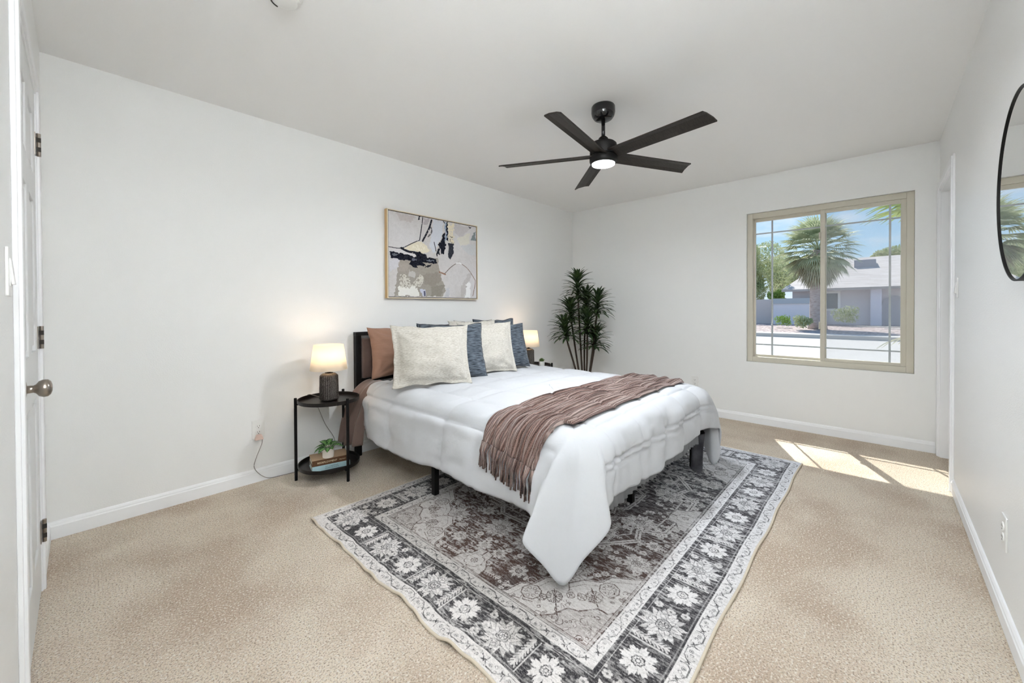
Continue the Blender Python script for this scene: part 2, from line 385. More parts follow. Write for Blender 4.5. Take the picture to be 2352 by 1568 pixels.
# ------------------------------------------------------------------ smoke detector
t = thing('smoke_detector', 'white round smoke detector on the ceiling at the top edge', 'smoke detector', (-3.970, -1.302, H))
b = B(); lathe(b, [(.068, 0), (.068, -.012), (.064, -.020)], (-3.970, -1.302, H), 40); obj('base', b, M['plastic'], t, smooth=False, bevel=.002)
b = B(); lathe(b, [(.058, -.018), (.057, -.036), (.046, -.043), (.02, -.045)], (-3.970, -1.302, H), 40); cv = obj('cover', b, M['plastic'], t)
b = B()
for k in range(3):
    a = k * .22 + 1.9; box(b, -3.970 + .050 * math.cos(a) - .002, -3.970 + .050 * math.cos(a) + .002, -1.30 + .050 * math.sin(a) - .006, -1.30 + .050 * math.sin(a) + .006, H - .0435, H - .038, Euler((0, 0, a)).to_matrix())
obj('vent_slots', b, M['slot'], cv)

# ------------------------------------------------------------------ ceiling fan
FC = (-2.262, -1.768)
t = thing('ceiling_fan', 'black five-blade ceiling fan with a lit round light', 'ceiling fan', (FC[0], FC[1], H))
c = (FC[0], FC[1], 0)
b = B(); lathe(b, [(.070, H), (.0745, H - .008), (.075, H - .042), (.070, H - .062), (.058, H - .080), (.048, H - .086), (.020, H - .087)], c, 40); obj('canopy', b, M['blackgloss'], t, smooth=True)
b = B(); lathe(b, [(.012, 2.215), (.012, H - .07)], c, 16); obj('downrod', b, M['blackgloss'], t, smooth=True)
b = B(); lathe(b, [(.020, 2.245), (.030, 2.235), (.031, 2.215), (.072, 2.206), (.083, 2.196), (.085, 2.185), (.085, 2.130), (.080, 2.125)], c, 40); mo = obj('motor_housing', b, M['fanmatte'], t, smooth=True)
b = B(); lathe(b, [(.060, 2.13), (.082, 2.125), (.087, 2.115), (.087, 2.090), (.080, 2.076), (.073, 2.074)], c, 48); obj('light_housing', b, M['fanmatte'], t, smooth=True)
em = bpy.data.materials.new('lit_diffuser'); em.use_nodes = True; q = em.node_tree; q.nodes.remove(q.nodes['Principled BSDF']); en = N(q, 'ShaderNodeEmission'); en.inputs[0].default_value = (.97, .97, 1, 1); en.inputs[1].default_value = 4
q.links.new(en.outputs[0], q.nodes['Material Output'].inputs[0])
b = B(); lathe(b, [(.0735, 2.076), (.071, 2.067), (.056, 2.062), (.03, 2.060), (.001, 2.0595)], c, 48); obj('light_diffuser', b, em, t, smooth=True)
for deg in (44.5, 116.6, 188.3, 261.5, 333.0):
    bm = B(); n_ = 16; rows = []
    for i in range(n_ + 1):
        f = i / n_; r = .070 + f * .605; wd = .052 + .004 * f
        r_in = r
        tipcut = 0
        row = []
        for s in (-1, -.45, .45, 1):
            rr = r + (.012 * s if i == n_ else 0)
            zc = -.004 * abs(s) ** 2
            row.append((rr, s * wd, zc + (.0 if abs(s) > .9 else .003)))
        rows.append(row)
    pitch = Matrix.Rotation(math.radians(-13), 3, 'X'); yaw = Matrix.Rotation(math.radians(deg), 3, 'Z')
    def tr(p, dz): return Vector((c[0], c[1], 2.128)) + yaw @ (pitch @ Vector((p[0], p[1], p[2] + dz)))
    A = [[bm.verts.new(tr(p, .004)) for p in row] for row in rows]; Bt = [[bm.verts.new(tr(p, -.004)) for p in row] for row in rows]
    for i in range(n_):
        for j in range(3):
            bm.faces.new((A[i][j], A[i + 1][j], A[i + 1][j + 1], A[i][j + 1])); bm.faces.new((Bt[i][j], Bt[i][j + 1], Bt[i + 1][j + 1], Bt[i + 1][j]))
        bm.faces.new((A[i][0], Bt[i][0], Bt[i + 1][0], A[i + 1][0])); bm.faces.new((A[i][3], A[i + 1][3], Bt[i + 1][3], Bt[i][3]))
    for j in range(3):
        bm.faces.new((A[0][j], A[0][j + 1], Bt[0][j + 1], Bt[0][j])); bm.faces.new((A[n_][j], Bt[n_][j], Bt[n_][j + 1], A[n_][j + 1]))
    obj('blade', bm, M['blade'], t, bevel=.0015)
ll = bpy.data.lights.new('fan_lamp', 'AREA'); ll.shape = 'DISK'; ll.size = .14; ll.energy = FAN_W; ll.color = (.90, .95, 1.0)
lo = bpy.data.objects.new('lamp_light', ll); COL.objects.link(lo); lo.parent = t; lo.location = (0, 0, 2.056 - H)

# ------------------------------------------------------------------ raster painting for printed surfaces (rug, canvas)
class Paint:
    def __init__(s, nx, ny, x0, x1, y0, y1):
        s.X, s.Y = np.meshgrid(np.linspace(x0, x1, nx), np.linspace(y0, y1, ny), indexing='ij'); s.T = np.zeros((nx, ny)); s.x0, s.x1, s.y0, s.y1, s.nx, s.ny = x0, x1, y0, y1, nx, ny
    def win(s, a, b_, c_, d):
        i0 = max(0, int((a - s.x0) / (s.x1 - s.x0) * (s.nx - 1))); i1 = min(s.nx, int((b_ - s.x0) / (s.x1 - s.x0) * (s.nx - 1)) + 2)
        j0 = max(0, int((c_ - s.y0) / (s.y1 - s.y0) * (s.ny - 1))); j1 = min(s.ny, int((d - s.y0) / (s.y1 - s.y0) * (s.ny - 1)) + 2)
        return (slice(i0, max(i1, i0)), slice(j0, max(j1, j0)))
    def put(s, w_, mask, v, a=1.0):
        t_ = s.T[w_]; t_[mask] = t_[mask] * (1 - a) + v * a
    def disk(s, x, y, r, v, a=1.0):
        w_ = s.win(x - r, x + r, y - r, y + r); s.put(w_, np.hypot(s.X[w_] - x, s.Y[w_] - y) < r, v, a)
    def ring(s, x, y, r, t_, v, a=1.0):
        w_ = s.win(x - r - t_, x + r + t_, y - r - t_, y + r + t_); s.put(w_, abs(np.hypot(s.X[w_] - x, s.Y[w_] - y) - r) < t_, v, a)
    def seg(s, p, q_, t_, v, a=1.0, taper=False):
        w_ = s.win(min(p[0], q_[0]) - t_, max(p[0], q_[0]) + t_, min(p[1], q_[1]) - t_, max(p[1], q_[1]) + t_)
        X, Y = s.X[w_] - p[0], s.Y[w_] - p[1]; dx, dy = q_[0] - p[0], q_[1] - p[1]; l2 = dx * dx + dy * dy + 1e-12
        h = np.clip((X * dx + Y * dy) / l2, 0, 1); s.put(w_, np.hypot(X - h * dx, Y - h * dy) < t_ * ((1 - h) if taper else 1), v, a)
    def line(s, pts, t_, v, a=1.0):
        for p, q_ in zip(pts, pts[1:]): s.seg(p, q_, t_, v, a)
    def poly(s, pts, v, a=1.0, jit=None):
        P = np.array(pts, float); w_ = s.win(P[:, 0].min() - .01, P[:, 0].max() + .01, P[:, 1].min() - .01, P[:, 1].max() + .01)
        X, Y = s.X[w_], s.Y[w_]
        if jit is not None: X = X + jit[0][w_]; Y = Y + jit[1][w_]
        ins = np.zeros(X.shape, bool)
        for (xa, ya), (xb, yb) in zip(P, np.roll(P, -1, 0)):
            if ya == yb: continue
            ins ^= ((ya > Y) != (yb > Y)) & (X < (xb - xa) * (Y - ya) / (yb - ya) + xa)
        s.put(w_, ins, v, a); return w_, ins
    def leafs(s, x, y, ang, l, wd, v, ol=None, ot=.002):
        """pointed leaf from (x,y) along ang; optional dark outline"""
        w_ = s.win(x - l, x + l, y - l, y + l); dx, dy = s.X[w_] - x, s.Y[w_] - y; c_, s_ = math.cos(ang), math.sin(ang)
        u = (dx * c_ + dy * s_) / l; q_ = abs(-dx * s_ + dy * c_); prof = wd * np.sqrt(np.clip(u, 0, 1)) * np.clip(1 - u, 0, 1) * 2
        if ol is not None: s.put(w_, (u > -.02) & (u < 1.04) & (q_ < prof + ot), ol)
        s.put(w_, (u > 0) & (u < 1) & (q_ < prof), v)
    def star(s, x, y, r, v):
        w_ = s.win(x - r * 1.2, x + r * 1.2, y - r * 1.2, y + r * 1.2); dx, dy = s.X[w_] - x, s.Y[w_] - y; rr = np.hypot(dx, dy); th = np.arctan2(dy, dx)
        a = abs(((th / (PI / 4)) % 1) - .5) * 2; t2 = abs(((th * 14 / PI) % 1) - .5) * 2
        prof = r * (.56 + .34 * a ** .8 + .17 * t2); s.put(w_, rr < prof, v); s.put(w_, (rr < prof * .97) & (a < .10) & (rr > r * .5), .3)
        k = r * .34; pr_ = k * (.78 + .22 * abs(np.cos(4 * th))); s.put(w_, abs(rr - pr_) < .0024, .10); s.put(w_, abs(rr - k * .36) < .0018, .15); s.put(w_, (abs(np.sin(4 * th)) < .2) & (rr < pr_) & (rr > k * .4), .3)
    def curl(s, x, y, r, a0, sg, t_, v, turns=.8):
        s.line([(x + r * (1 - .55 * f) * math.cos(a0 + sg * f * turns * 2 * PI), y + r * (1 - .55 * f) * math.sin(a0 + sg * f * turns * 2 * PI)) for f in np.linspace(0, 1, 12)], t_, v)
    def flower(s, x, y, r, n, fill_, ol, t_=.0018):
        w_ = s.win(x - r * 1.1, x + r * 1.1, y - r * 1.1, y + r * 1.1); dx, dy = s.X[w_] - x, s.Y[w_] - y; rr = np.hypot(dx, dy); th = np.arctan2(dy, dx); pf = r * (.86 + .14 * abs(np.cos(n * th / 2)))
        s.put(w_, rr < pf, fill_); s.put(w_, abs(rr - pf) < t_, ol); s.put(w_, (abs(np.sin(n * th / 2)) < .0016 * n / (rr + 1e-4) / 2) & (rr < pf) & (rr > r * .25), ol); s.put(w_, abs(rr - r * .24) < t_, ol)
    def rosette(s, x, y, r, n, v, spike=.35, inner=True, ph=0.0, ol=None):
        w_ = s.win(x - r * 1.1, x + r * 1.1, y - r * 1.1, y + r * 1.1); dx, dy = s.X[w_] - x, s.Y[w_] - y; rr = np.hypot(dx, dy); th = np.arctan2(dy, dx) + ph
        prof = r * (1 - spike + spike * abs(np.cos(n * th / 2)) ** .8)
        if ol is not None: s.put(w_, rr < prof + .003, ol)
        s.put(w_, rr < prof, v)
        if inner:
            k = r * .36; pr_ = k * (.80 + .20 * abs(np.cos(4 * th))); s.put(w_, abs(rr - pr_) < .0022, .12)
            s.put(w_, (abs(np.sin(4 * th)) < .22) & (rr < pr_) & (rr > k * .35), .2); s.put(w_, abs(rr - k * .33) < .0018, .15)
def vnoise(nx, ny, fx, fy, seed):
    """smooth value noise, fx x fy cells"""
    r = np.random.RandomState(seed); g = r.rand(int(fx) + 3, int(fy) + 3)
    u = np.linspace(0, fx, nx); v = np.linspace(0, fy, ny); i = u.astype(int); j = v.astype(int); a = (u - i)[:, None]; c_ = (v - j)[None, :]
    a = a * a * (3 - 2 * a); c_ = c_ * c_ * (3 - 2 * c_)
    return (g[i][:, j] * (1 - a) + g[i + 1][:, j] * a) * (1 - c_) + (g[i][:, j + 1] * (1 - a) + g[i + 1][:, j + 1] * a) * c_
def plane_colored(name, P, RGB, m, parent=None, origin=(0, 0, 0)):
    """P (nx,ny,3) positions, RGB (nx,ny,3) printed colour kept as a colour attribute"""
    nx, ny = P.shape[:2]; me = bpy.data.meshes.new(name); nv = nx * ny; nf = (nx - 1) * (ny - 1)
    i, j = np.meshgrid(np.arange(nx - 1), np.arange(ny - 1), indexing='ij'); a = (i * ny + j).ravel()
    F = np.stack([a, a + ny, a + ny + 1, a + 1], 1).astype(np.int32)
    me.vertices.add(nv); me.loops.add(nf * 4); me.polygons.add(nf)
    me.vertices.foreach_set('co', (P.reshape(-1, 3) - np.array(origin)).astype(np.float32).ravel())
    me.loops.foreach_set('vertex_index', F.ravel()); me.polygons.foreach_set('loop_start', np.arange(0, nf * 4, 4, dtype=np.int32))
    try: me.polygons.foreach_set('loop_total', np.full(nf, 4, np.int32))
    except Exception: pass
    me.update(calc_edges=True)
    ca = me.color_attributes.new('print', 'FLOAT_COLOR', 'POINT'); ca.data.foreach_set('color', np.concatenate([RGB.reshape(-1, 3), np.ones((nv, 1))], 1).astype(np.float32).ravel())
    me.shade_smooth(); me.materials.append(m)
    o = bpy.data.objects.new(name, me); COL.objects.link(o); o.parent = parent
    return o
def print_mat(name, rough, bump, stretch, streak):
    m = mat(name, (.5, .5, .5), rough, spec=.1); t_ = m.node_tree; b_ = t_.nodes['Principled BSDF']
    at_ = N(t_, 'ShaderNodeAttribute'); at_.attribute_name = 'print'; g = N(t_, 'ShaderNodeTexCoord').outputs['Object']
    q_ = N(t_, 'ShaderNodeMapping'); q_.inputs['Scale'].default_value = stretch; t_.links.new(g, q_.inputs[0])
    n = N(t_, 'ShaderNodeTexNoise'); n.inputs['Scale'].default_value = bump[0]; n.inputs['Detail'].default_value = 4; t_.links.new(q_.outputs[0], n.inputs[0])
    x = N(t_, 'ShaderNodeMixRGB'); x.blend_type = 'OVERLAY'; x.inputs[0].default_value = streak; t_.links.new(at_.outputs['Color'], x.inputs[1]); t_.links.new(n.outputs[0], x.inputs[2]); t_.links.new(x.outputs[0], b_.inputs['Base Color'])
    u = N(t_, 'ShaderNodeBump'); u.inputs['Strength'].default_value = bump[1]; u.inputs['Distance'].default_value = .001; t_.links.new(n.outputs[0], u.inputs['Height']); t_.links.new(u.outputs[0], b_.inputs['Normal'])
    return m

# ------------------------------------------------------------------ rug (2.74 x 1.86 m, printed four-fold pattern)
def build_rug():
    RX0, RX1, RY0, RY1 = -3.695, -.955, -2.648, -.785
    hw, hh = (RX1 - RX0) / 2, (RY1 - RY0) / 2; cx, cyy = (RX0 + RX1) / 2, (RY0 + RY1) / 2
    qx, qy = 549, 374
    p = Paint(qx, qy, 0, hw, 0, hh); X, Y = p.X, p.Y; D = np.minimum(hw - X, hh - Y)
    rr = random.Random(3)
    LI, DK = .95, .0
    b1, b2, b3 = .062, .238, .290                     # light edge | dark band | light guard | field
    p.T[:] = .04
    # --- field motifs
    def florets(n, rmin, rmax, test):
        k = 0; pts = []
        while k < n and len(pts) < 4000:
            x, y = rr.uniform(0, hw - b3), rr.uniform(0, hh - b3); pts.append(0)
            if not test(x, y): continue
            r = rr.uniform(rmin, rmax); p.rosette(x, y, r, rr.choice((6, 8, 5)), rr.uniform(.6, .95), rr.uniform(.15, .45), False, rr.random(), ol=.05)
            p.disk(x, y, r * .34, .15); p.disk(x, y, r * .16, .8); k += 1
    florets(150, .010, .020, lambda x, y: True)
    for _ in range(26):                                # broken feather marks
        x, y = rr.uniform(.1, hw - b3 - .05), rr.uniform(.05, hh - b3 - .05); a = rr.choice((0, PI / 2, PI / 4))
        l = .09; p.seg((x, y), (x + l * math.cos(a), y + l * math.sin(a)), .0035, .8)
        for k in range(7):
            f = k / 7 * l
            for s in (-1, 1): p.seg((x + f * math.cos(a), y + f * math.sin(a)), (x + f * math.cos(a) + .014 * math.cos(a + s * 1.0), y + f * math.sin(a) + .014 * math.sin(a + s * 1.0)), .0022, .8)
    def palm(x, y, ang, R, lv=.9):
        cx_, cy_ = math.cos(ang), math.sin(ang)
        for k in range(12):
            a = ang + k * PI / 6 + .26; p.leafs(x + .25 * R * math.cos(a), y + .25 * R * math.sin(a), a, R * .92, R * .24, lv * (.8 if k % 2 else 1), .16, .0014)
        for k in range(6):
            a = ang + k * PI / 3; p.leafs(x + .1 * R * math.cos(a), y + .1 * R * math.sin(a), a, R * .86, R * .30, lv, .10, .0018)
            p.seg((x + .3 * R * math.cos(a), y + .3 * R * math.sin(a)), (x + .72 * R * math.cos(a), y + .72 * R * math.sin(a)), .0013, .3)
        p.rosette(x - .05 * R * cx_, y - .05 * R * cy_, R * .36, 6, .62, .2, False, ol=.06); p.flower(x - .05 * R * cx_, y - .05 * R * cy_, R * .24, 6, .9, .1, .0014)
        p.disk(x + .62 * R * cx_, y + .62 * R * cy_, R * .10, .95); p.ring(x + .62 * R * cx_, y + .62 * R * cy_, R * .10, .0012, .15)
    # medallion : stepped hexagon with a pale band
    def hexa(a_, b_, k, w_, v):
        P = [(a_, 0), (a_, b_ * .35), (a_ * .86, b_ * .5), (a_ * .86, b_ * .62), (a_ * .6, b_ * .86), (a_ * .45, b_ * .80), (a_ * .34, b_), (0, b_ * 1.02)]
        p.line(P, w_, v)
    hexa(.62, .56, 0, .014, .85); hexa(.62, .56, 0, .0025, .05); hexa(.56, .50, 0, .004, .7); hexa(.33, .30, 0, .012, .8); hexa(.33, .30, 0, .002, .05)
    p.rosette(0, 0, .15, 12, .9, .25, True, ol=.05); palm(.25, 0, 0, .085); palm(0, .22, PI / 2, .085); palm(.46, .16, .5, .08); palm(.20, .42, 1.3, .075); palm(.74, .10, 0, .075); palm(.80, .38, .7, .07); palm(.54, .56, 1.0, .06)
    for (x, y, r) in ((.40, .34, .045), (.66, .27, .045), (.14, .12, .04), (.93, .2, .045), (.36, .56, .04), (.72, .58, .035), (.9, .05, .04)): p.star(x, y, r, .88)
    for _ in range(70):
        x, y = rr.uniform(.02, hw - b3 - .02), rr.uniform(.02, hh - b3 - .02); p.curl(x, y, rr.uniform(.012, .026), rr.uniform(0, 6), rr.choice((-1, 1)), .0018, rr.choice((.85, .7, .04)))
    for _ in range(40):
        x, y = rr.uniform(.02, hw - b3 - .02), rr.uniform(.02, hh - b3 - .02); p.leafs(x, y, rr.uniform(0, 6.28), rr.uniform(.03, .06), rr.uniform(.006, .011), rr.uniform(.5, .9), .04, .0018)
    # --- spandrels : pale scalloped corners with outlined scrolls
    fx, fy = hw - b3, hh - b3
    S = [(fx, fy - .44), (fx - .03, fy - .40), (fx - .10, fy - .385), (fx - .135, fy - .34), (fx - .20, fy - .325), (fx - .245, fy - .27), (fx - .235, fy - .235), (fx - .29, fy - .20), (fx - .33, fy - .135), (fx - .385, fy - .12), (fx - .43, fy - .05), (fx - .47, fy)]
    p.poly(S + [(fx + .001, fy + .001)], .93); p.line(S, .005, .93); p.line(S, .0028, .08)
    S2 = [(a + (fx - a) * .05 + .006, c_ + (fy - c_) * .05 + .006) for a, c_ in S]; p.line(S2, .0013, .3)
    I = [(fx, fy - .23), (fx - .05, fy - .185), (fx - .115, fy - .16), (fx - .13, fy - .12), (fx - .19, fy - .07), (fx - .19, fy - .03), (fx - .235, fy)]
    p.poly(I + [(fx + .001, fy + .001)], .72); p.line(I, .003, .12)
    for (x, y, r) in ((fx - .235, fy - .115, .034), (fx - .13, fy - .235, .034)):
        p.flower(x, y, r, 11, .84, .10)
        p.flower(x + .035, y - .035, r * .55, 5, .9, .14, .0014); p.flower(x - .05, y + .045, r * .5, 4, .9, .12, .0014)
    for (x, y, r) in ((fx - .17, fy - .29, .0), (fx - .31, fy - .09, .042), (fx - .09, fy - .32, .042)):
        if r:
            P = [(x + r * math.cos(a), y + r * math.sin(a)) for a in np.linspace(0, 2 * PI, 9)]; p.poly(P, .86); p.line(P, .0022, .12)
            for k in range(6): p.curl(x + r * .56 * math.cos(k), y + r * .56 * math.sin(k), .010, k + 1.0, 1, .0013, .15)
    for (x0, y0_, x1_, y1_) in ((fx - .27, fy - .15, fx - .17, fy - .05), (fx - .165, fy - .26, fx - .06, fy - .17), (fx - .20, fy - .21, fx - .24, fy - .24), (fx - .05, fy - .28, fx - .02, fy - .36)): p.seg((x0, y0_), (x1_, y1_), .0022, .15)
    for k in range(16): 
        a = rr.uniform(.05, .95); i = rr.uniform(.06, .40); p.curl(fx - i * a, fy - i * (1 - a), rr.uniform(.010, .02), rr.uniform(0, 6), rr.choice((-1, 1)), .0016, .13)
    for k in range(46):
        a = rr.uniform(0, 1); i = rr.uniform(.05, .42); x, y = fx - i * a, fy - i * (1 - a)
        if rr.random() < .5: p.leafs(x, y, rr.uniform(0, 6.28), rr.uniform(.015, .035), .006, rr.choice((.85, .5)), .12, .0016)
        else: p.ring(x, y, rr.uniform(.004, .009), .0014, .15)
    # half medallions against the guards
    P = [(fx, .09), (fx - .06, .085), (fx - .10, .05), (fx - .15, .04), (fx - .16, 0), (fx, 0)]
    p.poly(P, .85); p.line(P, .0028, .1); p.rosette(fx - .07, 0, .045, 8, .95, .2, True, ol=.1)
    P = [(.14, fy), (.13, fy - .05), (.08, fy - .08), (.07, fy - .13), (0, fy - .14), (0, fy)]
    p.poly(P, .85); p.line(P, .0028, .1); p.rosette(0, fy - .06, .045, 8, .95, .2, True, ol=.1)
    # --- bands painted over the field
    guard = (D < b3) & (D >= b2); band = (D < b2) & (D >= b1); edge = D < b1
    p.T[guard] = .93; p.T[band] = .06; p.T[edge] = .93
    for k, r in enumerate((b3, b2)): p.T[abs(D - r) < .0022] = .1
    p.T[abs(D - b3 - .010) < .004] = .55; p.T[abs(D - b3 - .0155) < .0016] = .1
    p.T[abs(D - b1 - .007) < .003] = .35
    p.T[abs(D - b2 + .016) < .0016] = .6; p.T[abs(D - b1) < .003] = .05
    ym, xm = hh - .150, hw - .140                       # centre lines of the dark band
    def feather(x, y, dx, dy, l):
        a = math.atan2(dy, dx); p.seg((x, y), (x + l * dx, y + l * dy), .0045, .85)
        for k in range(9):
            f = k / 9 * l
            for s in (-1, 1): p.seg((x + f * dx, y + f * dy), (x + f * dx + .020 * math.cos(a + s * .75), y + f * dy + .020 * math.sin(a + s * .75)), .003, .82)
    for i in range(4):
        X_, pal = .4 * i, (.4 * i, ym)
        palm(X_, ym, PI / 2 if i % 2 else -PI / 2, .074)
        p.star(X_ + .2, ym, .064, .95) if i < 3 else None
        if i < 3:
            feather(X_ + .095, ym - .068, 0, 1, .125); p.seg((X_ + .118, ym - .07), (X_ + .118, ym + .07), .0035, .75)
            for k in range(3): p.rosette(X_ + .308 + .012 * (k % 2), ym - .05 + .05 * k, .017, 6, .8, .2, False, ol=.05); p.disk(X_ + .308 + .012 * (k % 2), ym - .05 + .05 * k, .005, .2)
            for k in range(3): p.disk(X_ + .285 + .02 * (k % 2), ym - .068 + .06 * k, .006, .7)
    for i in range(3):
        Y_ = .39 * i
        palm(xm, Y_, 0 if i % 2 else PI, .070) if i < 2 else palm(xm, ym, PI, .074)
        if i < 2:
            p.star(xm, Y_ + .195, .062, .95); feather(xm - .068, Y_ + .095, 1, 0, .125); p.seg((xm - .07, Y_ + .118), (xm + .07, Y_ + .118), .0035, .75)
            for k in range(3): p.rosette(xm - .05 + .05 * k, Y_ + .30 + .01 * (k % 2), .017, 6, .8, .2, False, ol=.05); p.disk(xm - .05 + .05 * k, Y_ + .30 + .01 * (k % 2), .005, .2)
    for _ in range(260):
        x, y = rr.uniform(0, hw), rr.uniform(0, hh); d_ = min(hw - x, hh - y)
        if b1 + .012 < d_ < b2 - .02 and p.T[int(x / hw * (qx - 1)), int(y / hh * (qy - 1))] < .2: p.disk(x, y, rr.uniform(.003, .007), .6)
    # vines in both pale bands
    def vine(dc, amp, ln, horiz):
        n = int(ln / .082)
        for k in range(n):
            u = (k + .5) * .082; s = 1 if k % 2 else -1
            def Q(a_, c_): return (a_, hh - dc + c_) if horiz else (hw - dc + c_, a_)
            p.line([Q(u - .034, -s * amp), Q(u - .036, s * amp * .3), Q(u - .022, s * amp), Q(u + .012, s * amp), Q(u + .03, s * amp * .2)], .0016, .18)
            x, y = Q(u - .012, s * amp * .05); p.ring(x, y, amp * .36, .0013, .35); p.disk(x, y, .0028, .2)
            x, y = Q(u + .006, -s * amp * .35); p.curl(x, y, amp * .42, s, s, .0012, .25); p.curl(*Q(u + .016, s * amp * .55), amp * .3, -s, -s, .0012, .3)
            x, y = Q(u + .036, -s * amp * .2)
            for a_ in range(4): p.leafs(x, y, a_ * PI / 2 + .6, .012, .0034, .12)
            p.disk(*Q(u - .03, s * amp * 1.05), .0022, .15); p.disk(*Q(u + .022, -s * amp * 1.0), .002, .2)
    vine(.033, .017, hw - .05, True); vine(.033, .017, hh - .05, False); vine(.264, .015, hw - .27, True); vine(.264, .015, hh - .27, False)
    Q_ = p.T
    F = np.concatenate([Q_[::-1], Q_[1:]], 0); F = np.concatenate([F[:, ::-1], F[:, 1:]], 1)
    nx, ny = F.shape
    # wear : streaks run along the short side, patches thin the dark ground
    s1 = vnoise(nx, ny, nx / 2.2, 70, 1) * .55 + vnoise(nx, ny, nx / 1.2, 200, 2) * .45; s2 = vnoise(nx, ny, nx / 1.6, 120, 3); pa = vnoise(nx, ny, 9, 6, 4) * .6 + vnoise(nx, ny, 26, 18, 5) * .4; sp = np.random.RandomState(5).rand(nx, ny)
    u = np.linspace(0, 1, nx)[:, None] * np.ones((1, ny))
    wear = np.clip((s1 - .44) * 4.2, 0, 1) * np.clip(.36 + (pa - .35) * 1.6 + .45 * u, .10, 1.15)
    Tn = F + (1 - F) * wear * .58
    Tn = Tn - np.clip(F - .3, 0, 1) * np.clip((s2 - .55) * 2.4, 0, .6) * (.75 - .35 * (F > .925))
    Tn = np.clip(Tn + (sp - .5) * .26, 0, 1)[..., None]
    dk = np.stack([.028 + 0 * u, .026 + 0 * u, .029 + .004 * u], -1); md = (.165, .135, .125)
    inner = (np.minimum(np.minimum(np.linspace(0, 2 * hw, nx)[:, None] + 0 * u, 2 * hw - np.linspace(0, 2 * hw, nx)[:, None] + 0 * u), np.minimum(np.linspace(0, 2 * hh, ny)[None] + 0 * u, 2 * hh - np.linspace(0, 2 * hh, ny)[None] + 0 * u)) > b3)
    br = (np.clip(1.5 - u * 2.4, 0, 1) * inner * np.clip(pa * 2.2, 0, 1))[..., None]
    dk = dk * (1 - br) + np.array((.085, .045, .034)) * br
    li = np.array((.70, .665, .64)) * (1 - u[..., None]) + np.array((.69, .705, .74)) * u[..., None]
    RGB = dk * (1 - Tn ** 1.15) + li * Tn ** 1.15
    # shape : lies nearly flat, the left edge ripples
    xs = np.linspace(0, 2 * hw, nx)[:, None] + 0 * u; ys = np.linspace(0, 2 * hh, ny)[None] + 0 * u
    def rip(y): return .007 * np.sin(y * 21 + 1) + .005 * np.sin(y * 37 + 2) + .003 * np.sin(y * 60)
    fade = np.exp(-xs / .10); fb = np.exp(-ys / .06)
    z = .0085 + np.clip(rip(ys), -.003, 1) * fade * .9 + .003 * np.sin(xs * 15) * fb * (np.sin(xs * 15) > 0)
    bulge = .012 * np.sin(ys * 14 + .5) * fade * (ys < 1.5) * np.clip(1.5 - ys, 0, .4) / .4
    P = np.stack([RX0 + xs + bulge * .8, RY0 + ys + .004 * np.sin(xs * 11) * np.exp(-ys / .1), z], -1)
    t_ = thing('area_rug', 'grey and brown distressed floral rug lying under the bed', 'rug', (cx, cyy, 0))
    plane_colored('pile', P, RGB, print_mat('rug_print', .95, (260, .5), (1, .25, 1), .35), t_, (cx, cyy, 0))
    e_ = [P[i, 0] for i in range(0, nx, 6)] + [P[-1, j] for j in range(0, ny, 6)] + [P[i, -1] for i in range(nx - 1, 0, -6)] + [P[0, j] for j in range(ny - 1, 0, -6)] + [P[0, 0]]
    bm = B(); tube(bm, [(a[0], a[1], a[2] - .003) for a in e_], .0055, 8); obj('binding', bm, mat('cream_binding', (.60, .53, .42), .8, bump=(300, .3)), t_, smooth=True)
build_rug()

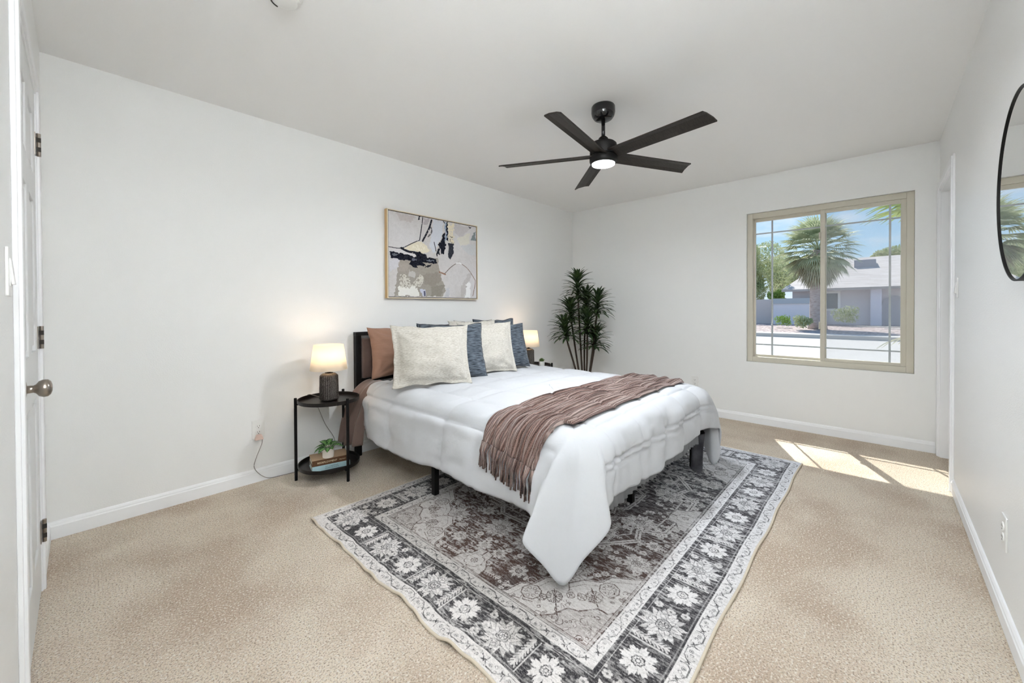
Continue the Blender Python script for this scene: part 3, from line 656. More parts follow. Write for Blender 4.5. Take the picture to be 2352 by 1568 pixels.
# ------------------------------------------------------------------ framed abstract canvas
def build_art():
    x0, x1, z0, z1 = -2.795, -1.778, 1.243, 1.994
    t_ = thing('framed_painting', 'abstract grey, black and cream canvas in a thin gold frame', 'painting', ((x0 + x1) / 2, 0, z0))
    b_ = B(); th = .008
    box(b_, x0, x0 + th, -.042, -.002, z0, z1); box(b_, x1 - th, x1, -.042, -.002, z0, z1); box(b_, x0 + th, x1 - th, -.042, -.002, z0, z0 + th); box(b_, x0 + th, x1 - th, -.042, -.002, z1 - th, z1)
    obj('frame', b_, M['goldf'], t_)
    b_ = B(); a = th
    for (p, q_, r, s) in ((x0, x0 + a, z0, z1), (x1 - a, x1, z0, z1), (x0 + a, x1 - a, z0, z0 + a), (x0 + a, x1 - a, z1 - a, z1)): box(b_, p, q_, -.0445, -.042, r, s)
    f = obj('frame_lip', b_, mat('cream_lip', (.75, .68, .52), .4), t_)
    b_ = B(); box(b_, x0 + th, x1 - th, -.030, -.026, z0 + th, z1 - th); obj('backing', b_, M['slot'], t_)
    nx, ny = 440, 325; g = .006
    p = Paint(nx, ny, 0, 1, 0, 1)
    # corners of the canvas as read from the photo crop -> homography to the unit square
    src = np.array([(225, 145), (1535, 390), (1535, 1475), (225, 1460)], float); dst = np.array([(0, 1), (1, 1), (1, 0), (0, 0)], float)
    A = []; 
    for (x, y), (u, v) in zip(src, dst): A += [[x, y, 1, 0, 0, 0, -u * x, -u * y], [0, 0, 0, x, y, 1, -v * x, -v * y]]
    h = np.linalg.solve(np.array(A), dst.ravel()); Hm = np.append(h, 1).reshape(3, 3)
    def U(*pts):
        o = []
        for x, y in pts: v = Hm @ np.array((x, y, 1)); o.append((v[0] / v[2], v[1] / v[2]))
        return o
    rgb = np.zeros((nx, ny, 3)); base = np.array((.62, .60, .60))
    n1 = vnoise(nx, ny, 5, 4, 11); n2 = vnoise(nx, ny, 40, 30, 12); n3 = vnoise(nx, ny, 110, 80, 13)
    rgb[:] = base; rgb += ((n1 - .5) * .10)[..., None] * np.array((.9, 1, 1.2)) + ((n2 - .5) * .04)[..., None]
    jit = ((vnoise(nx, ny, 60, 45, 14) - .5) * .022, (vnoise(nx, ny, 60, 45, 15) - .5) * .022); jb = (jit[0] * 1.4, jit[1] * 1.4)
    def fill(pts, col, j=jit, a=1.0, tex=None):
        p.T[:] = 0; p.poly(U(*pts), 1, 1, j); m_ = (p.T > .5)
        if tex is not None: m_ &= tex
        rgb[m_] = rgb[m_] * (1 - a) + np.array(col) * a
    def stroke(pts, wd, col, a=1.0):
        p.T[:] = 0; p.line([tuple(q_) for q_ in spline(U(*pts), 6)], wd, 1); m_ = p.T > .5; m_ &= (n3 > .12) ; rgb[m_] = rgb[m_] * (1 - a) + np.array(col) * a
    fill([(340, 180), (640, 240), (560, 330), (400, 300)], (.50, .45, .44), a=.7); fill([(225, 900), (400, 900), (380, 1000), (225, 1110)], (.60, .60, .66), a=.6)
    fill([(900, 280), (1060, 310), (1010, 560), (900, 800), (840, 700)], (.62, .66, .74), a=.7); fill([(1210, 340), (1460, 400), (1300, 560), (1210, 480)], (.50, .47, .48), a=.6)
    fill([(1250, 560), (1450, 480), (1430, 640), (1290, 680)], (.72, .70, .58), a=.6); fill([(1300, 680), (1530, 640), (1530, 830), (1420, 810)], (.55, .58, .60), a=.6)
    fill([(1520, 440), (1535, 600), (1480, 600), (1450, 590)], (.22, .26, .27))
    fill([(760, 260), (840, 270), (810, 350), (750, 350)], (.40, .36, .38), a=.8)
    # taupe mass
    fill([(400, 900), (560, 900), (960, 860), (975, 1000), (1010, 1180), (1080, 1330), (1030, 1455), (300, 1455), (330, 1260), (360, 1050)], (.36, .33, .29))
    fill([(740, 1120), (960, 1080), (1020, 1200), (900, 1300), (760, 1260)], (.30, .27, .235), a=.8); fill([(860, 1300), (1060, 1280), (1000, 1450), (850, 1450)], (.27, .25, .215), a=.8)
    fill([(370, 940), (520, 950), (500, 1060), (380, 1080)], (.42, .37, .34), a=.6); fill([(530, 1060), (620, 1080), (610, 1170), (520, 1150)], (.55, .54, .53), a=.8)
    fill([(390, 1120), (470, 1120), (520, 1190), (560, 1300), (700, 1120), (745, 1150), (740, 1260), (640, 1320), (380, 1310)], (.62, .60, .54), jb, tex=n3 > .35)
    fill([(370, 1300), (520, 1330), (620, 1290), (680, 1400), (660, 1455), (360, 1440)], (.80, .79, .75), jb)
    fill([(690, 1340), (770, 1350), (790, 1455), (730, 1450)], (.55, .57, .68)); fill([(730, 1370), (760, 1370), (775, 1450), (745, 1450)], (.10, .10, .16))
    # gold leaf cream
    fill([(450, 720), (560, 650), (650, 620), (760, 640), (800, 690), (850, 740), (790, 800), (650, 780), (520, 750)], (.74, .68, .54), jb); fill([(560, 700), (700, 660), (780, 720), (700, 770)], (.85, .80, .68), jb, a=.7, tex=n3 > .5)
    fill([(1115, 330), (1205, 340), (1200, 640), (1120, 640)], (.76, .69, .53), jb, tex=n3 > .28); fill([(1125, 520), (1200, 540), (1195, 660), (1120, 640)], (.25, .23, .18), jb, tex=n3 > .62)
    # white dashes
    fill([(1390, 1240), (1440, 1220), (1440, 1470), (1360, 1470), (1400, 1400)], (.84, .84, .84), jb); fill([(1300, 1310), (1400, 1120), (1470, 1080), (1430, 1260), (1370, 1400), (1320, 1470)], (.45, .42, .41), a=.55); fill([(1390, 1240), (1440, 1220), (1440, 1470), (1370, 1470)], (.84, .84, .84), jb)
    fill([(1080, 1330), (1130, 1320), (1130, 1470), (1060, 1470)], (.52, .53, .57), a=.8)
    ink = (.012, .013, .022)
    stroke([(740, 250), (720, 400), (690, 600)], .0045, ink); fill([(675, 235), (700, 240), (695, 280), (675, 280)], ink)
    stroke([(870, 290), (830, 420), (735, 610)], .0095, ink); stroke([(860, 400), (870, 470), (820, 540)], .008, ink, .8); stroke([(905, 620), (935, 760)], .004, ink)
    stroke([(230, 700), (410, 720), (590, 640), (680, 600)], .005, (.06, .06, .07)); stroke([(420, 720), (520, 770), (650, 790)], .014, ink)
    fill([(235, 780), (300, 770), (420, 800), (600, 850), (800, 855), (945, 880), (940, 950), (700, 930), (560, 910), (400, 900), (250, 860)], ink)
    fill([(620, 800), (690, 770), (780, 820), (800, 870), (650, 870)], ink); fill([(560, 880), (700, 900), (790, 990), (660, 980), (660, 1030), (590, 1010), (535, 960)], ink)
    fill([(780, 990), (860, 960), (850, 1000), (760, 1020)], ink); fill([(290, 800), (380, 815), (370, 840), (290, 830)], (.13, .14, .16)); fill([(780, 890), (900, 900), (900, 920), (780, 910)], (.16, .18, .22)); fill([(570, 870), (650, 880), (640, 910), (580, 900)], (.12, .13, .17))
    fill([(1060, 470), (1080, 600), (1080, 700), (1050, 810), (1010, 800), (990, 690), (965, 650), (1010, 620), (1030, 520)], ink); fill([(1070, 320), (1110, 320), (1105, 600), (1075, 600)], (.30, .36, .46)); fill([(1085, 320), (1112, 320), (1110, 600), (1100, 600)], ink)
    fill([(1120, 640), (1195, 640), (1190, 800), (1150, 885), (1110, 840), (1120, 740)], (.035, .038, .05)); fill([(935, 770), (990, 700), (985, 800), (950, 850)], ink); fill([(1420, 385), (1460, 390), (1440, 415)], (.05, .05, .06)); fill([(1045, 310), (1080, 316), (1070, 345)], ink)
    stroke([(1060, 1105), (1160, 1000), (1270, 925)], .004, (.16, .12, .10)); stroke([(1270, 925), (1400, 1020), (1500, 1170), (1520, 1240), (1480, 1440)], .0038, (.22, .14, .10)); stroke([(985, 1080), (1070, 1115)], .009, (.30, .17, .12)); stroke([(1230, 945), (1275, 935), (1310, 955)], .006, (.85, .85, .85))
    rgb = np.clip(rgb + ((n3 - .5) * .03)[..., None], .005, .9)
    xs = np.linspace(x0 + th + g, x1 - th - g, nx)[:, None] + np.zeros((1, ny)); zs = np.linspace(z0 + th + g, z1 - th - g, ny)[None] + np.zeros((nx, 1))
    P = np.stack([xs, -.038 + 0 * xs, zs], -1)
    plane_colored('canvas', P, rgb, print_mat('canvas_print', .55, (90, .6), (1, 1, 1), .12), t_, tuple(t_.location))
    b_ = B(); box(b_, x0 + th + g, x1 - th - g, -.0375, -.030, z0 + th + g, z1 - th - g); obj('canvas_edge', b_, M['slot'], t_)
build_art()

# ------------------------------------------------------------------ round mirror on the south wall
mc = Vector((-2.596, -W, 1.522)); R_ = .291
t = thing('wall_mirror', 'round mirror in a thin black frame on the right wall', 'mirror', mc)
b = B(); lathe(b, [(R_ - .004, .004), (R_ - .004, .025)], mc, 96, 'y'); obj('mirror_glass', b, M['mirror'], t)
b = B(); rg = lathe(b, [(R_ - .0045, .001), (R_, .001), (R_, .029), (R_ - .0045, .029), (R_ - .0045, .001)], mc, 96, 'y', cap=False); obj('mirror_frame', b, M['fanmatte'], t)

# ------------------------------------------------------------------ bed frame, mattress, skirt
t = thing('metal_bed', 'black metal bed frame with a brown padded headboard', 'bed', (-2.33, -1.06, 0))
XL, XR = -3.065, -1.565
for x in (XL - .022, XR - .022):
    b = B(); box(b, x, x + .044, -.072, -.030, 0, .945); obj('headboard_post', b, M['black'], t, bevel=.002)
b = B(); box(b, XL - .022, XR + .022, -.075, -.027, .945, .972); obj('headboard_top_rail', b, M['black'], t, bevel=.002)
b = B(); box(b, XL + .022, XR - .022, -.066, -.036, .575, .603); obj('headboard_lower_rail', b, M['black'], t, bevel=.002)
b = B(); box(b, XL + .026, XR - .026, -.088, -.040, .606, .925); o = obj('headboard_cushion', b, M['cushion'], t, bevel=.012)
for x in (XL - .018, XR - .018):
    b = B(); box(b, x, x + .036, -2.10, -.072, .235, .275); obj('side_rail', b, M['black'], t)
b = B(); box(b, XL, XR, -2.105, -2.070, .235, .275); obj('foot_rail', b, M['black'], t)
b = B(); box(b, -2.338, -2.300, -2.07, -.08, .235, .270); obj('centre_rail', b, M['black'], t)
for (x, y) in ((XL - .018, -1.075), (XL - .018, -2.100), (XR - .018, -1.075), (XR - .018, -2.100), (-2.365, -2.010), (-2.34, -1.07)):
    b = B(); box(b, x, x + .034, y, y + .034, .0095 if y < -.785 else 0, .24); obj('leg', b, M['black'], t, bevel=.002)
b = B(); box(b, XL, XR, -2.08, -.10, .276, .565); top('mattress', b, M['matt'], 'mattress lying on the black frame under the white comforter', 'mattress', (-2.33, -1.06, .276), bevel=.03)
# grey pleated skirt peeping out below the foot hem
P = []
for i in range(241):
    f = i / 240; x = XL - .01 + f * (XR - XL); y = -2.135 + .006 * math.sin(f * 190) + .003 * math.sin(f * 77)
    P.append([(x, y, .40), (x, y - .002, .33), (x, y - .004, .27), (x + .003 * math.sin(f * 60), y - .006, .205 + .008 * math.sin(f * 23))])
b = B(); gridmesh(b, P); o = top('bed_skirt', b, M['grayf'], 'grey pleated fabric strip showing below the comforter at the foot', 'bed skirt', (-2.33, -2.12, .232), smooth=True); o.modifiers.new('s', 'SOLIDIFY').thickness = .003

# ------------------------------------------------------------------ white comforter
YH, YF = -.315, -2.085; TX0, TX1 = -3.035, -1.600; RC = .05; XC = (TX0 + TX1) / 2
def ztop(x, y):
    z = .600 + .021 * (1 - ((x - XC) / .76) ** 2) - .006 * max(0, (-.5 - y)) * 0
    return z
ST = []   # stations round the three free sides: (T, outward, hem, corner amount)
def addst(T_, o_, H_, k=0): ST.append((np.array(T_, float), np.array(o_, float) / np.linalg.norm(o_), np.array(H_, float), k))
for y, z, dx in ((-.315, .205, .10), (-.43, .235, .135), (-.62, .225, .150), (-.816, .222, .160), (-1.10, .243, .165), (-1.385, .258, .170), (-1.624, .245, .175), (-1.80, .255, .18)):
    addst((TX0, y), (-1, 0), (TX0 - dx, y - .01, z))
addst((TX0, -1.985), (-1, 0), (TX0 - .200, -1.955, .275))
for a, Hh in ((12, (-3.285, -2.010, .262)), (25, (-3.385, -2.050, .250)), (36, (-3.325, -2.105, .150)), (45, (-3.250, -2.150, .052)), (54, (-3.185, -2.205, .150)), (66, (-3.100, -2.270, .262)), (80, (-3.040, -2.225, .300))):
    a_ = math.radians(a); addst((TX0 + RC - RC * math.cos(a_), YF + RC - RC * math.sin(a_)), (-math.cos(a_), -math.sin(a_)), Hh, math.sin(2 * a_))
for x, y, z in ((-2.93, -2.185, .305), (-2.75, -2.19, .295), (-2.51, -2.195, .288), (-2.30, -2.195, .300), (-2.10, -2.195, .312), (-1.90, -2.20, .335), (-1.72, -2.21, .345)):
    addst((min(x, TX1 - .06), YF), (0, -1), (x, y, z))
for a, Hh in ((80, (-1.60, -2.24, .325)), (66, (-1.50, -2.25, .290)), (54, (-1.46, -2.235, .16)), (45, (-1.475, -2.205, .035)), (36, (-1.44, -2.15, .10)), (25, (-1.41, -2.09, .21)), (12, (-1.42, -2.03, .24))):
    a_ = math.radians(a); addst((TX1 - RC + RC * math.cos(a_), YF + RC - RC * math.sin(a_)), (math.cos(a_), -math.sin(a_)), Hh, math.sin(2 * a_))
addst((TX1, -1.985), (1, 0), (TX1 + .20, -1.955, .275))
for y, z, dx in ((-1.80, .255, .18), (-1.624, .245, .175), (-1.385, .258, .170), (-1.10, .243, .165), (-.816, .222, .160), (-.62, .225, .150), (-.43, .235, .135), (-.315, .205, .10)):
    addst((TX1, y), (1, 0), (TX1 + dx, y - .01, z))
KS = 9
STf = []
arr = spline([np.concatenate([a, b_, c_, [k]]) for a, b_, c_, k in ST], KS)
for v in arr: STf.append((v[:2], v[2:4] / np.linalg.norm(v[2:4]), v[4:7], v[7]))
NP = len(STf); NV = 46; NW = 44
def station_point(T_, o_, H_, k, v):
    zt_ = ztop(*T_); P0 = np.array((T_[0], T_[1], zt_)); drop = zt_ - H_[2]
    P1 = P0 + np.array((o_[0], o_[1], 0)) * .135 + np.array((0, 0, -.002)); P3 = H_
    P2 = P3 + np.array((-.35 * (H_[0] - P1[0]), -.35 * (H_[1] - P1[1]), drop * .52))
    return (1 - v) ** 3 * P0 + 3 * v * (1 - v) ** 2 * P1 + 3 * v * v * (1 - v) * P2 + v ** 3 * P3
def spine(T_):
    y = max(T_[1], YF + .72); 
    return np.array((XC, y))
G = np.zeros((NP, NW + NV - 1, 3)); UVq = np.zeros((NP, NW + NV - 1, 2))
for i, (T_, o_, H_, k) in enumerate(STf):
    S_ = spine(T_)
    for j in range(NW - 1):
        w_ = 1 - j / (NW - 1); q_ = T_ * (1 - w_) + S_ * w_; G[i, j] = (q_[0], q_[1], ztop(*q_)); UVq[i, j] = q_
    for j in range(NV):
        v = j / (NV - 1); G[i, NW - 1 + j] = station_point(T_, o_, H_, k, v); UVq[i, NW - 1 + j] = T_ + o_ * v * .46
def nrmls(G):
    a = np.gradient(G, axis=0); b_ = np.gradient(G, axis=1); n = np.cross(a, b_); n /= np.linalg.norm(n, axis=2, keepdims=True) + 1e-12; n[n[..., 2] < 0] *= 1; return n
NRM = nrmls(G)
if NRM[NP // 2, 5, 2] < 0: NRM = -NRM
def comf_disp(i, j):
    x, y = UVq[i, j]; p = G[i, j]; v = max(0, j - (NW - 1)) / (NV - 1); k = STf[i][3]; o_ = STf[i][1]
    # box quilting, seams every 0.33 m
    gx = (x + .08) / .285; gy_ = (y + .12) / .285
    sx_ = abs(gx - round(gx)) * .285; sy_ = abs(gy_ - round(gy_)) * .285
    cf = max(0, 1 - max(0, k) * 1.4)
    d = -.012 * (math.exp(-(sx_ / .011) ** 2) + math.exp(-(sy_ / .011) ** 2)) * (cf if v > .02 else 1)
    d += .010 * (min(sx_, .1) / .1) ** .6 * (min(sy_, .1) / .1) ** .6 * cf
    front = max(0, -o_[1]) if v > 0 else 0
    # gathered folds of the foot drop, pinched at its seam
    if v > 0:
        e_ = math.sin(min(1, v * 1.25) * PI * .5)
        d += front * cf * e_ * (1 - .75 * v ** 3) * (.034 * abs(math.sin(PI * (x + .1 + .02 * math.sin(v * 4 + x * 9)) / .245)) ** .55 - .012 + .007 * math.sin(x * 37 + 3 * math.sin(x * 7) + 2 * v) * v + .012 * noise.noise(Vector((x * 9, v * 2.2, 3))))
        sm = abs(v - .60); d += front * cf * (-.017 * math.exp(-(sm / .022) ** 2) + .009 * math.exp(-(sm / .07) ** 2) * math.sin(x * 120 + 3 * math.sin(x * 31)))
        side = abs(o_[0]) * cf
        d += side * .012 * math.exp(-((v - .50) / .07) ** 2) * (1 if y > -1.5 else .4)
        d += side * e_ * .010 * math.sin(y * 13 + 2 * v) * v
        d += (.012 * noise.noise(Vector((p[0] * 5, p[1] * 5, p[2] * 9))) + .006 * (.5 - abs(noise.noise(Vector((p[0] * 7 + 3, p[1] * 7 + p[2] * 5, p[2] * 12))))) + .009 * (noise.noise(Vector((p[0] * 13 + p[2] * 6, p[1] * 13, p[2] * 11)))) ) * e_ * (.4 + .6 * cf)
        d += max(0, k) * .010 * noise.noise(Vector((p[0] * 4, p[1] * 4, p[2] * 3)))
    d += .006 * noise.noise(Vector((p[0] * 4, p[1] * 4, 1))) + .0035 * noise.noise(Vector((p[0] * 11, p[1] * 11, 4)))
    return d
def top_disp(x, y):
    gx = (x + .08) / .285; gy_ = (y + .12) / .285; sx_ = abs(gx - round(gx)) * .285; sy_ = abs(gy_ - round(gy_)) * .285
    d = -.0115 * (math.exp(-(sx_ / .010) ** 2) + math.exp(-(sy_ / .010) ** 2)) + .010 * (min(sx_, .1) / .1) ** .6 * (min(sy_, .1) / .1) ** .6
    return d + .006 * noise.noise(Vector((x * 4, y * 4, 1))) + .0035 * noise.noise(Vector((x * 11, y * 11, 4)))
DSP = np.array([[comf_disp(i, j) for j in range(NW + NV - 1)] for i in range(NP)])
GC = G + NRM * DSP[..., None]
b = B(); gridmesh(b, GC)
bmesh.ops.remove_doubles(b, verts=b.verts, dist=.0008)
org = (XC, -1.1, .6)
comf = top('comforter', b, M['comf'], 'white quilted comforter spread over the bed, corners nearly touching the floor', 'comforter', org, smooth=True)
comf.modifiers.new('s', 'SOLIDIFY').thickness = .014; comf.modifiers['s'].offset = -1

# ------------------------------------------------------------------ knitted throw with fringe
def throw_mat():
    m = mat('brown_knit', (.30, .20, .175), .9, spec=.1, sheen=.2); t_ = m.node_tree; b_ = t_.nodes['Principled BSDF']; g = N(t_, 'ShaderNodeTexCoord').outputs['Object']
    q_ = N(t_, 'ShaderNodeMapping'); q_.inputs['Scale'].default_value = (.35, 9, .35); t_.links.new(g, q_.inputs[0])
    n = N(t_, 'ShaderNodeTexNoise'); n.inputs['Scale'].default_value = 7; n.inputs['Detail'].default_value = 6; t_.links.new(q_.outputs[0], n.inputs[0])
    r = N(t_, 'ShaderNodeValToRGB'); el = r.color_ramp.elements; el[0].position = .34; el[0].color = (.075, .038, .030, 1); el[1].position = .68; el[1].color = (.42, .33, .295, 1)
    x_ = el.new(.47); x_.color = (.19, .115, .095, 1); t_.links.new(n.outputs[0], r.inputs[0])
    wv = N(t_, 'ShaderNodeTexWave'); wv.bands_direction = 'Y'; wv.inputs['Scale'].default_value = 38; wv.inputs['Distortion'].default_value = 1.2; wv.inputs['Detail'].default_value = 2; t_.links.new(g, wv.inputs[0])
    st_ = N(t_, 'ShaderNodeTexVoronoi'); st_.inputs['Scale'].default_value = 210; t_.links.new(g, st_.inputs[0])
    a1 = N(t_, 'ShaderNodeMixRGB'); a1.blend_type = 'MULTIPLY'; a1.inputs[0].default_value = .75; t_.links.new(r.outputs[0], a1.inputs[1])
    rr_ = N(t_, 'ShaderNodeMapRange'); rr_.inputs[3].default_value = .35; rr_.inputs[4].default_value = 1.35; t_.links.new(wv.outputs['Fac'], rr_.inputs[0]); t_.links.new(rr_.outputs[0], a1.inputs[2])
    a2 = N(t_, 'ShaderNodeMixRGB'); a2.inputs[2].default_value = (.55, .46, .42, 1); mr = N(t_, 'ShaderNodeMapRange'); mr.inputs[1].default_value = .35; mr.inputs[2].default_value = .05; mr.inputs[4].default_value = .55
    t_.links.new(st_.outputs['Distance'], mr.inputs[0]); t_.links.new(mr.outputs[0], a2.inputs[0]); t_.links.new(a1.outputs[0], a2.inputs[1]); t_.links.new(a2.outputs[0], b_.inputs['Base Color'])
    u = N(t_, 'ShaderNodeBump'); u.inputs['Strength'].default_value = .9; u.inputs['Distance'].default_value = .003; t_.links.new(wv.outputs['Fac'], u.inputs['Height']); t_.links.new(u.outputs[0], b_.inputs['Normal']); return m
M['throw'] = throw_mat()
yy = np.array([s[0][1] for s in STf]); half = NP // 2
LI_ = [i for i in range(half) if STf[i][3] < .02 and STf[i][1][0] < -.98]
RI_ = [i for i in range(half, NP) if STf[i][3] < .02 and STf[i][1][0] > .98]
def surf(side, y, jf):
    """point and normal of the comforter at row jf (float) on the left or right half for a given y"""
    idx = LI_ if side == 0 else RI_[::-1]
    ys = [yy[i] for i in idx]; k = 0
    while k < len(ys) - 2 and ys[k + 1] > y: k += 1
    f = (y - ys[k]) / (ys[k + 1] - ys[k]) if ys[k + 1] != ys[k] else 0; f = min(max(f, 0), 1.6)
    j0 = int(min(jf, NW + NV - 3)); g = jf - j0
    def S_(A): return (A[idx[k], j0] * (1 - f) + A[idx[k + 1], j0] * f) * (1 - g) + (A[idx[k], j0 + 1] * (1 - f) + A[idx[k + 1], j0 + 1] * f) * g
    n = S_(NRM); n = n / np.linalg.norm(n); d = S_(GC) - S_(G); d = float(d @ n); return S_(G) + n * max(.012, d * .6 + .004), n
def build_throw():
    nc = 150; ye0, ye1 = -1.612, -2.045; rows = []; path = []
    vL = .60
    jl = NW - 1 + (NV - 1) * vL
    js = [(0, j) for j in np.linspace(jl, NW - 1, 30)] + [(0, j) for j in np.linspace(NW - 2, 1, 34)] + [(1, j) for j in np.linspace(1, NW - 2, 34)] + [(1, j) for j in np.linspace(NW - 1, jl, 24)]
    seam = []
    for ii, (s, j) in enumerate(js):
        row = []
        f = ii / len(js)
        for c_ in range(nc + 1):
            u = c_ / nc
            wob = .008 * math.sin(f * 11) * (1 - u) + .010 * math.sin(f * 9 + 1) * u + (.012 * noise.noise(Vector((f * 8, u * 3, 2))))
            y = ye0 + (ye1 - ye0) * u + wob
            jj = j
            if j > NW - 1 and s == 0: jj = NW - 1 + (j - NW + 1) * (.84 + .24 * u)
            y_ = min(max(y, -2.06), -.4)
            if j > NW - 2: P_, n = surf(s, y_, jj)
            else:
                w_ = 1 - j / (NW - 1); xe = (TX0 if s == 0 else TX1); x_ = xe * (1 - w_) + XC * w_
                P_ = np.array((x_, y_, ztop(x_, y_) + .010 + .5 * top_disp(x_, y_))); n = np.array((0, 0, 1.0))
            P_ = P_ + np.array((0, y - y_, 0))
            side = 1 if j > NW - 1 else 0
            h = .013 + .0075 * math.sin(u * 26 + 2.2 * math.sin(f * 5) + 1.4 * math.sin(f * 13)) + .005 * math.sin(u * 61 + 4 * math.sin(f * 4)) + .003 * math.sin(u * 118 + 2 * math.sin(f * 7))
            h += .010 * math.exp(-((u - .47 - .08 * math.sin(f * 6)) / .05) ** 2)
            e_ = min(u, 1 - u); h = max(.0045, h * min(1, .35 + e_ * 14))
            row.append(P_ + n * h)
        rows.append(row)
    t_ = thing('throw_blanket', 'brown ribbed knitted throw with fringe laid across the bed foot', 'throw blanket', (-2.33, -1.83, .65))
    b_ = B(); gridmesh(b_, rows); o = obj('knit', b_, M['throw'], t_, smooth=True); sm = o.modifiers.new('s', 'SOLIDIFY'); sm.thickness = .006; sm.offset = -1
    b_ = B(); r_ = random.Random(5); first = rows[0]; second = rows[1]
    for c_ in range(0, nc + 1, 2):
        p = np.array(first[c_]); d = p - np.array(second[c_]); d /= np.linalg.norm(d); u = c_ / nc
        l = .105 + .02 * r_.random() + .015 * u; sw = r_.uniform(-.012, .012)
        pts = [p, p + d * l * .35 + np.array((-.004 * r_.random() - .002, sw * .3, 0)), p + np.array((d[0] * .4, d[1] * .5, -1)) * l * .7 + np.array((-.006, sw * .7, 0)), p + np.array((d[0] * .35, d[1] * .4, -1)) * l + np.array((-.004 - .004 * r_.random(), sw, 0))]
        tube(b_, pts, [.0040, .0034, .0034, .0042], 6)
    obj('fringe', b_, M['throw'], t_, smooth=True)
build_throw()

# ------------------------------------------------------------------ brown flat sheet hanging at the head, dark cloth at the far foot leg
P = []
for i in range(44):
    u = i / 43
    row = []
    for j in range(40):
        v = j / 39
        A0 = np.array((-3.00, -.13 - .30 * u, .605)); A1 = np.array((-3.135, -.13 - .30 * u, .595)); A3 = np.array((-3.215 + .055 * u, -.105 - .22 * u, .145 + .05 * abs(u - .45))); A2 = A3 + np.array((.035, 0, .25))
        p = (1 - v) ** 3 * A0 + 3 * v * (1 - v) ** 2 * A1 + 3 * v * v * (1 - v) * A2 + v ** 3 * A3
        a = v * 1.2; fold = (.022 * math.sin(u * 17 + 1.5 * v) + .010 * math.sin(u * 31 + 3 * v)) * min(1, a)
        p = p + np.array((-fold - .012 * min(1, a), .010 * math.sin(v * 6 + u * 4) * v, -.006 * math.sin(u * 9)))
        row.append(p)
    P.append(row)
b = B(); gridmesh(b, P); o = top('bed_sheet', b, M['sheet'], 'brown sheet corner hanging beside the nightstand at the head of the bed', 'bed sheet', (-3.1, -.28, .6), smooth=True); o.modifiers.new('s', 'SOLIDIFY').thickness = .003
P = []
for i in range(46):
    u = i / 45; a = u * 2.6 * PI; row = []
    for j in range(26):
        v = j / 25; r_ = .026 + .020 * (1 - v) ** 2 + .010 * math.sin(u * 26) * (.5 + v * .5) + .012 * v
        x = -1.60 + (u - .5) * .07 + r_ * math.cos(a) * 1.15; y = -2.125 + r_ * math.sin(a) * .8 - .010 * (1 - v)
        row.append((x, y, .275 - v * (.255 - .03 * math.sin(u * 9))))
    P.append(row)
b = B(); gridmesh(b, P); o = top('dark_cloth', b, M['darkf'], 'charcoal cloth bunched around the bed leg at the far foot corner', 'cloth', (-1.60, -2.12, .02), smooth=True); o.modifiers.new('s', 'SOLIDIFY').thickness = .002

# ------------------------------------------------------------------ pillows
def weave_mat(name, c1, c2, scale, ang, bump=.5, stretch=(1, 1, 1), lo=.35, hi=.65):
    m = mat(name, c1, .9, spec=.1, sheen=.2); t_ = m.node_tree; b_ = t_.nodes['Principled BSDF']; g = N(t_, 'ShaderNodeTexCoord').outputs['Object']
    q_ = N(t_, 'ShaderNodeMapping'); q_.inputs['Rotation'].default_value = (0, ang, 0); q_.inputs['Scale'].default_value = stretch; t_.links.new(g, q_.inputs[0])
    n = N(t_, 'ShaderNodeTexNoise'); n.inputs['Scale'].default_value = scale; n.inputs['Detail'].default_value = 5; t_.links.new(q_.outputs[0], n.inputs[0])
    r = N(t_, 'ShaderNodeValToRGB'); r.color_ramp.elements[0].position = lo; r.color_ramp.elements[1].position = hi; r.color_ramp.elements[0].color = (*c1, 1); r.color_ramp.elements[1].color = (*c2, 1)
    t_.links.new(n.outputs[0], r.inputs[0]); t_.links.new(r.outputs[0], b_.inputs['Base Color'])
    u = N(t_, 'ShaderNodeBump'); u.inputs['Strength'].default_value = bump; u.inputs['Distance'].default_value = .002; t_.links.new(n.outputs[0], u.inputs['Height']); t_.links.new(u.outputs[0], b_.inputs['Normal']); return m
M['cream'] = weave_mat('cream_ribbed_weave', (.43, .40, .34), (.60, .575, .52), 60, .75, .7, (1, 1, 6), .36, .58)
M['white_sham'] = mat('cream_flange', (.60, .58, .54), .9, bump=(30, .2))
M['blue'] = weave_mat('slate_blue_slub', (.018, .024, .032), (.175, .21, .25), 16, 0, .5, (1.2, 1, 13), .34, .70)
M['bluep'] = mat('dark_slate_piping', (.03, .035, .042), .8)
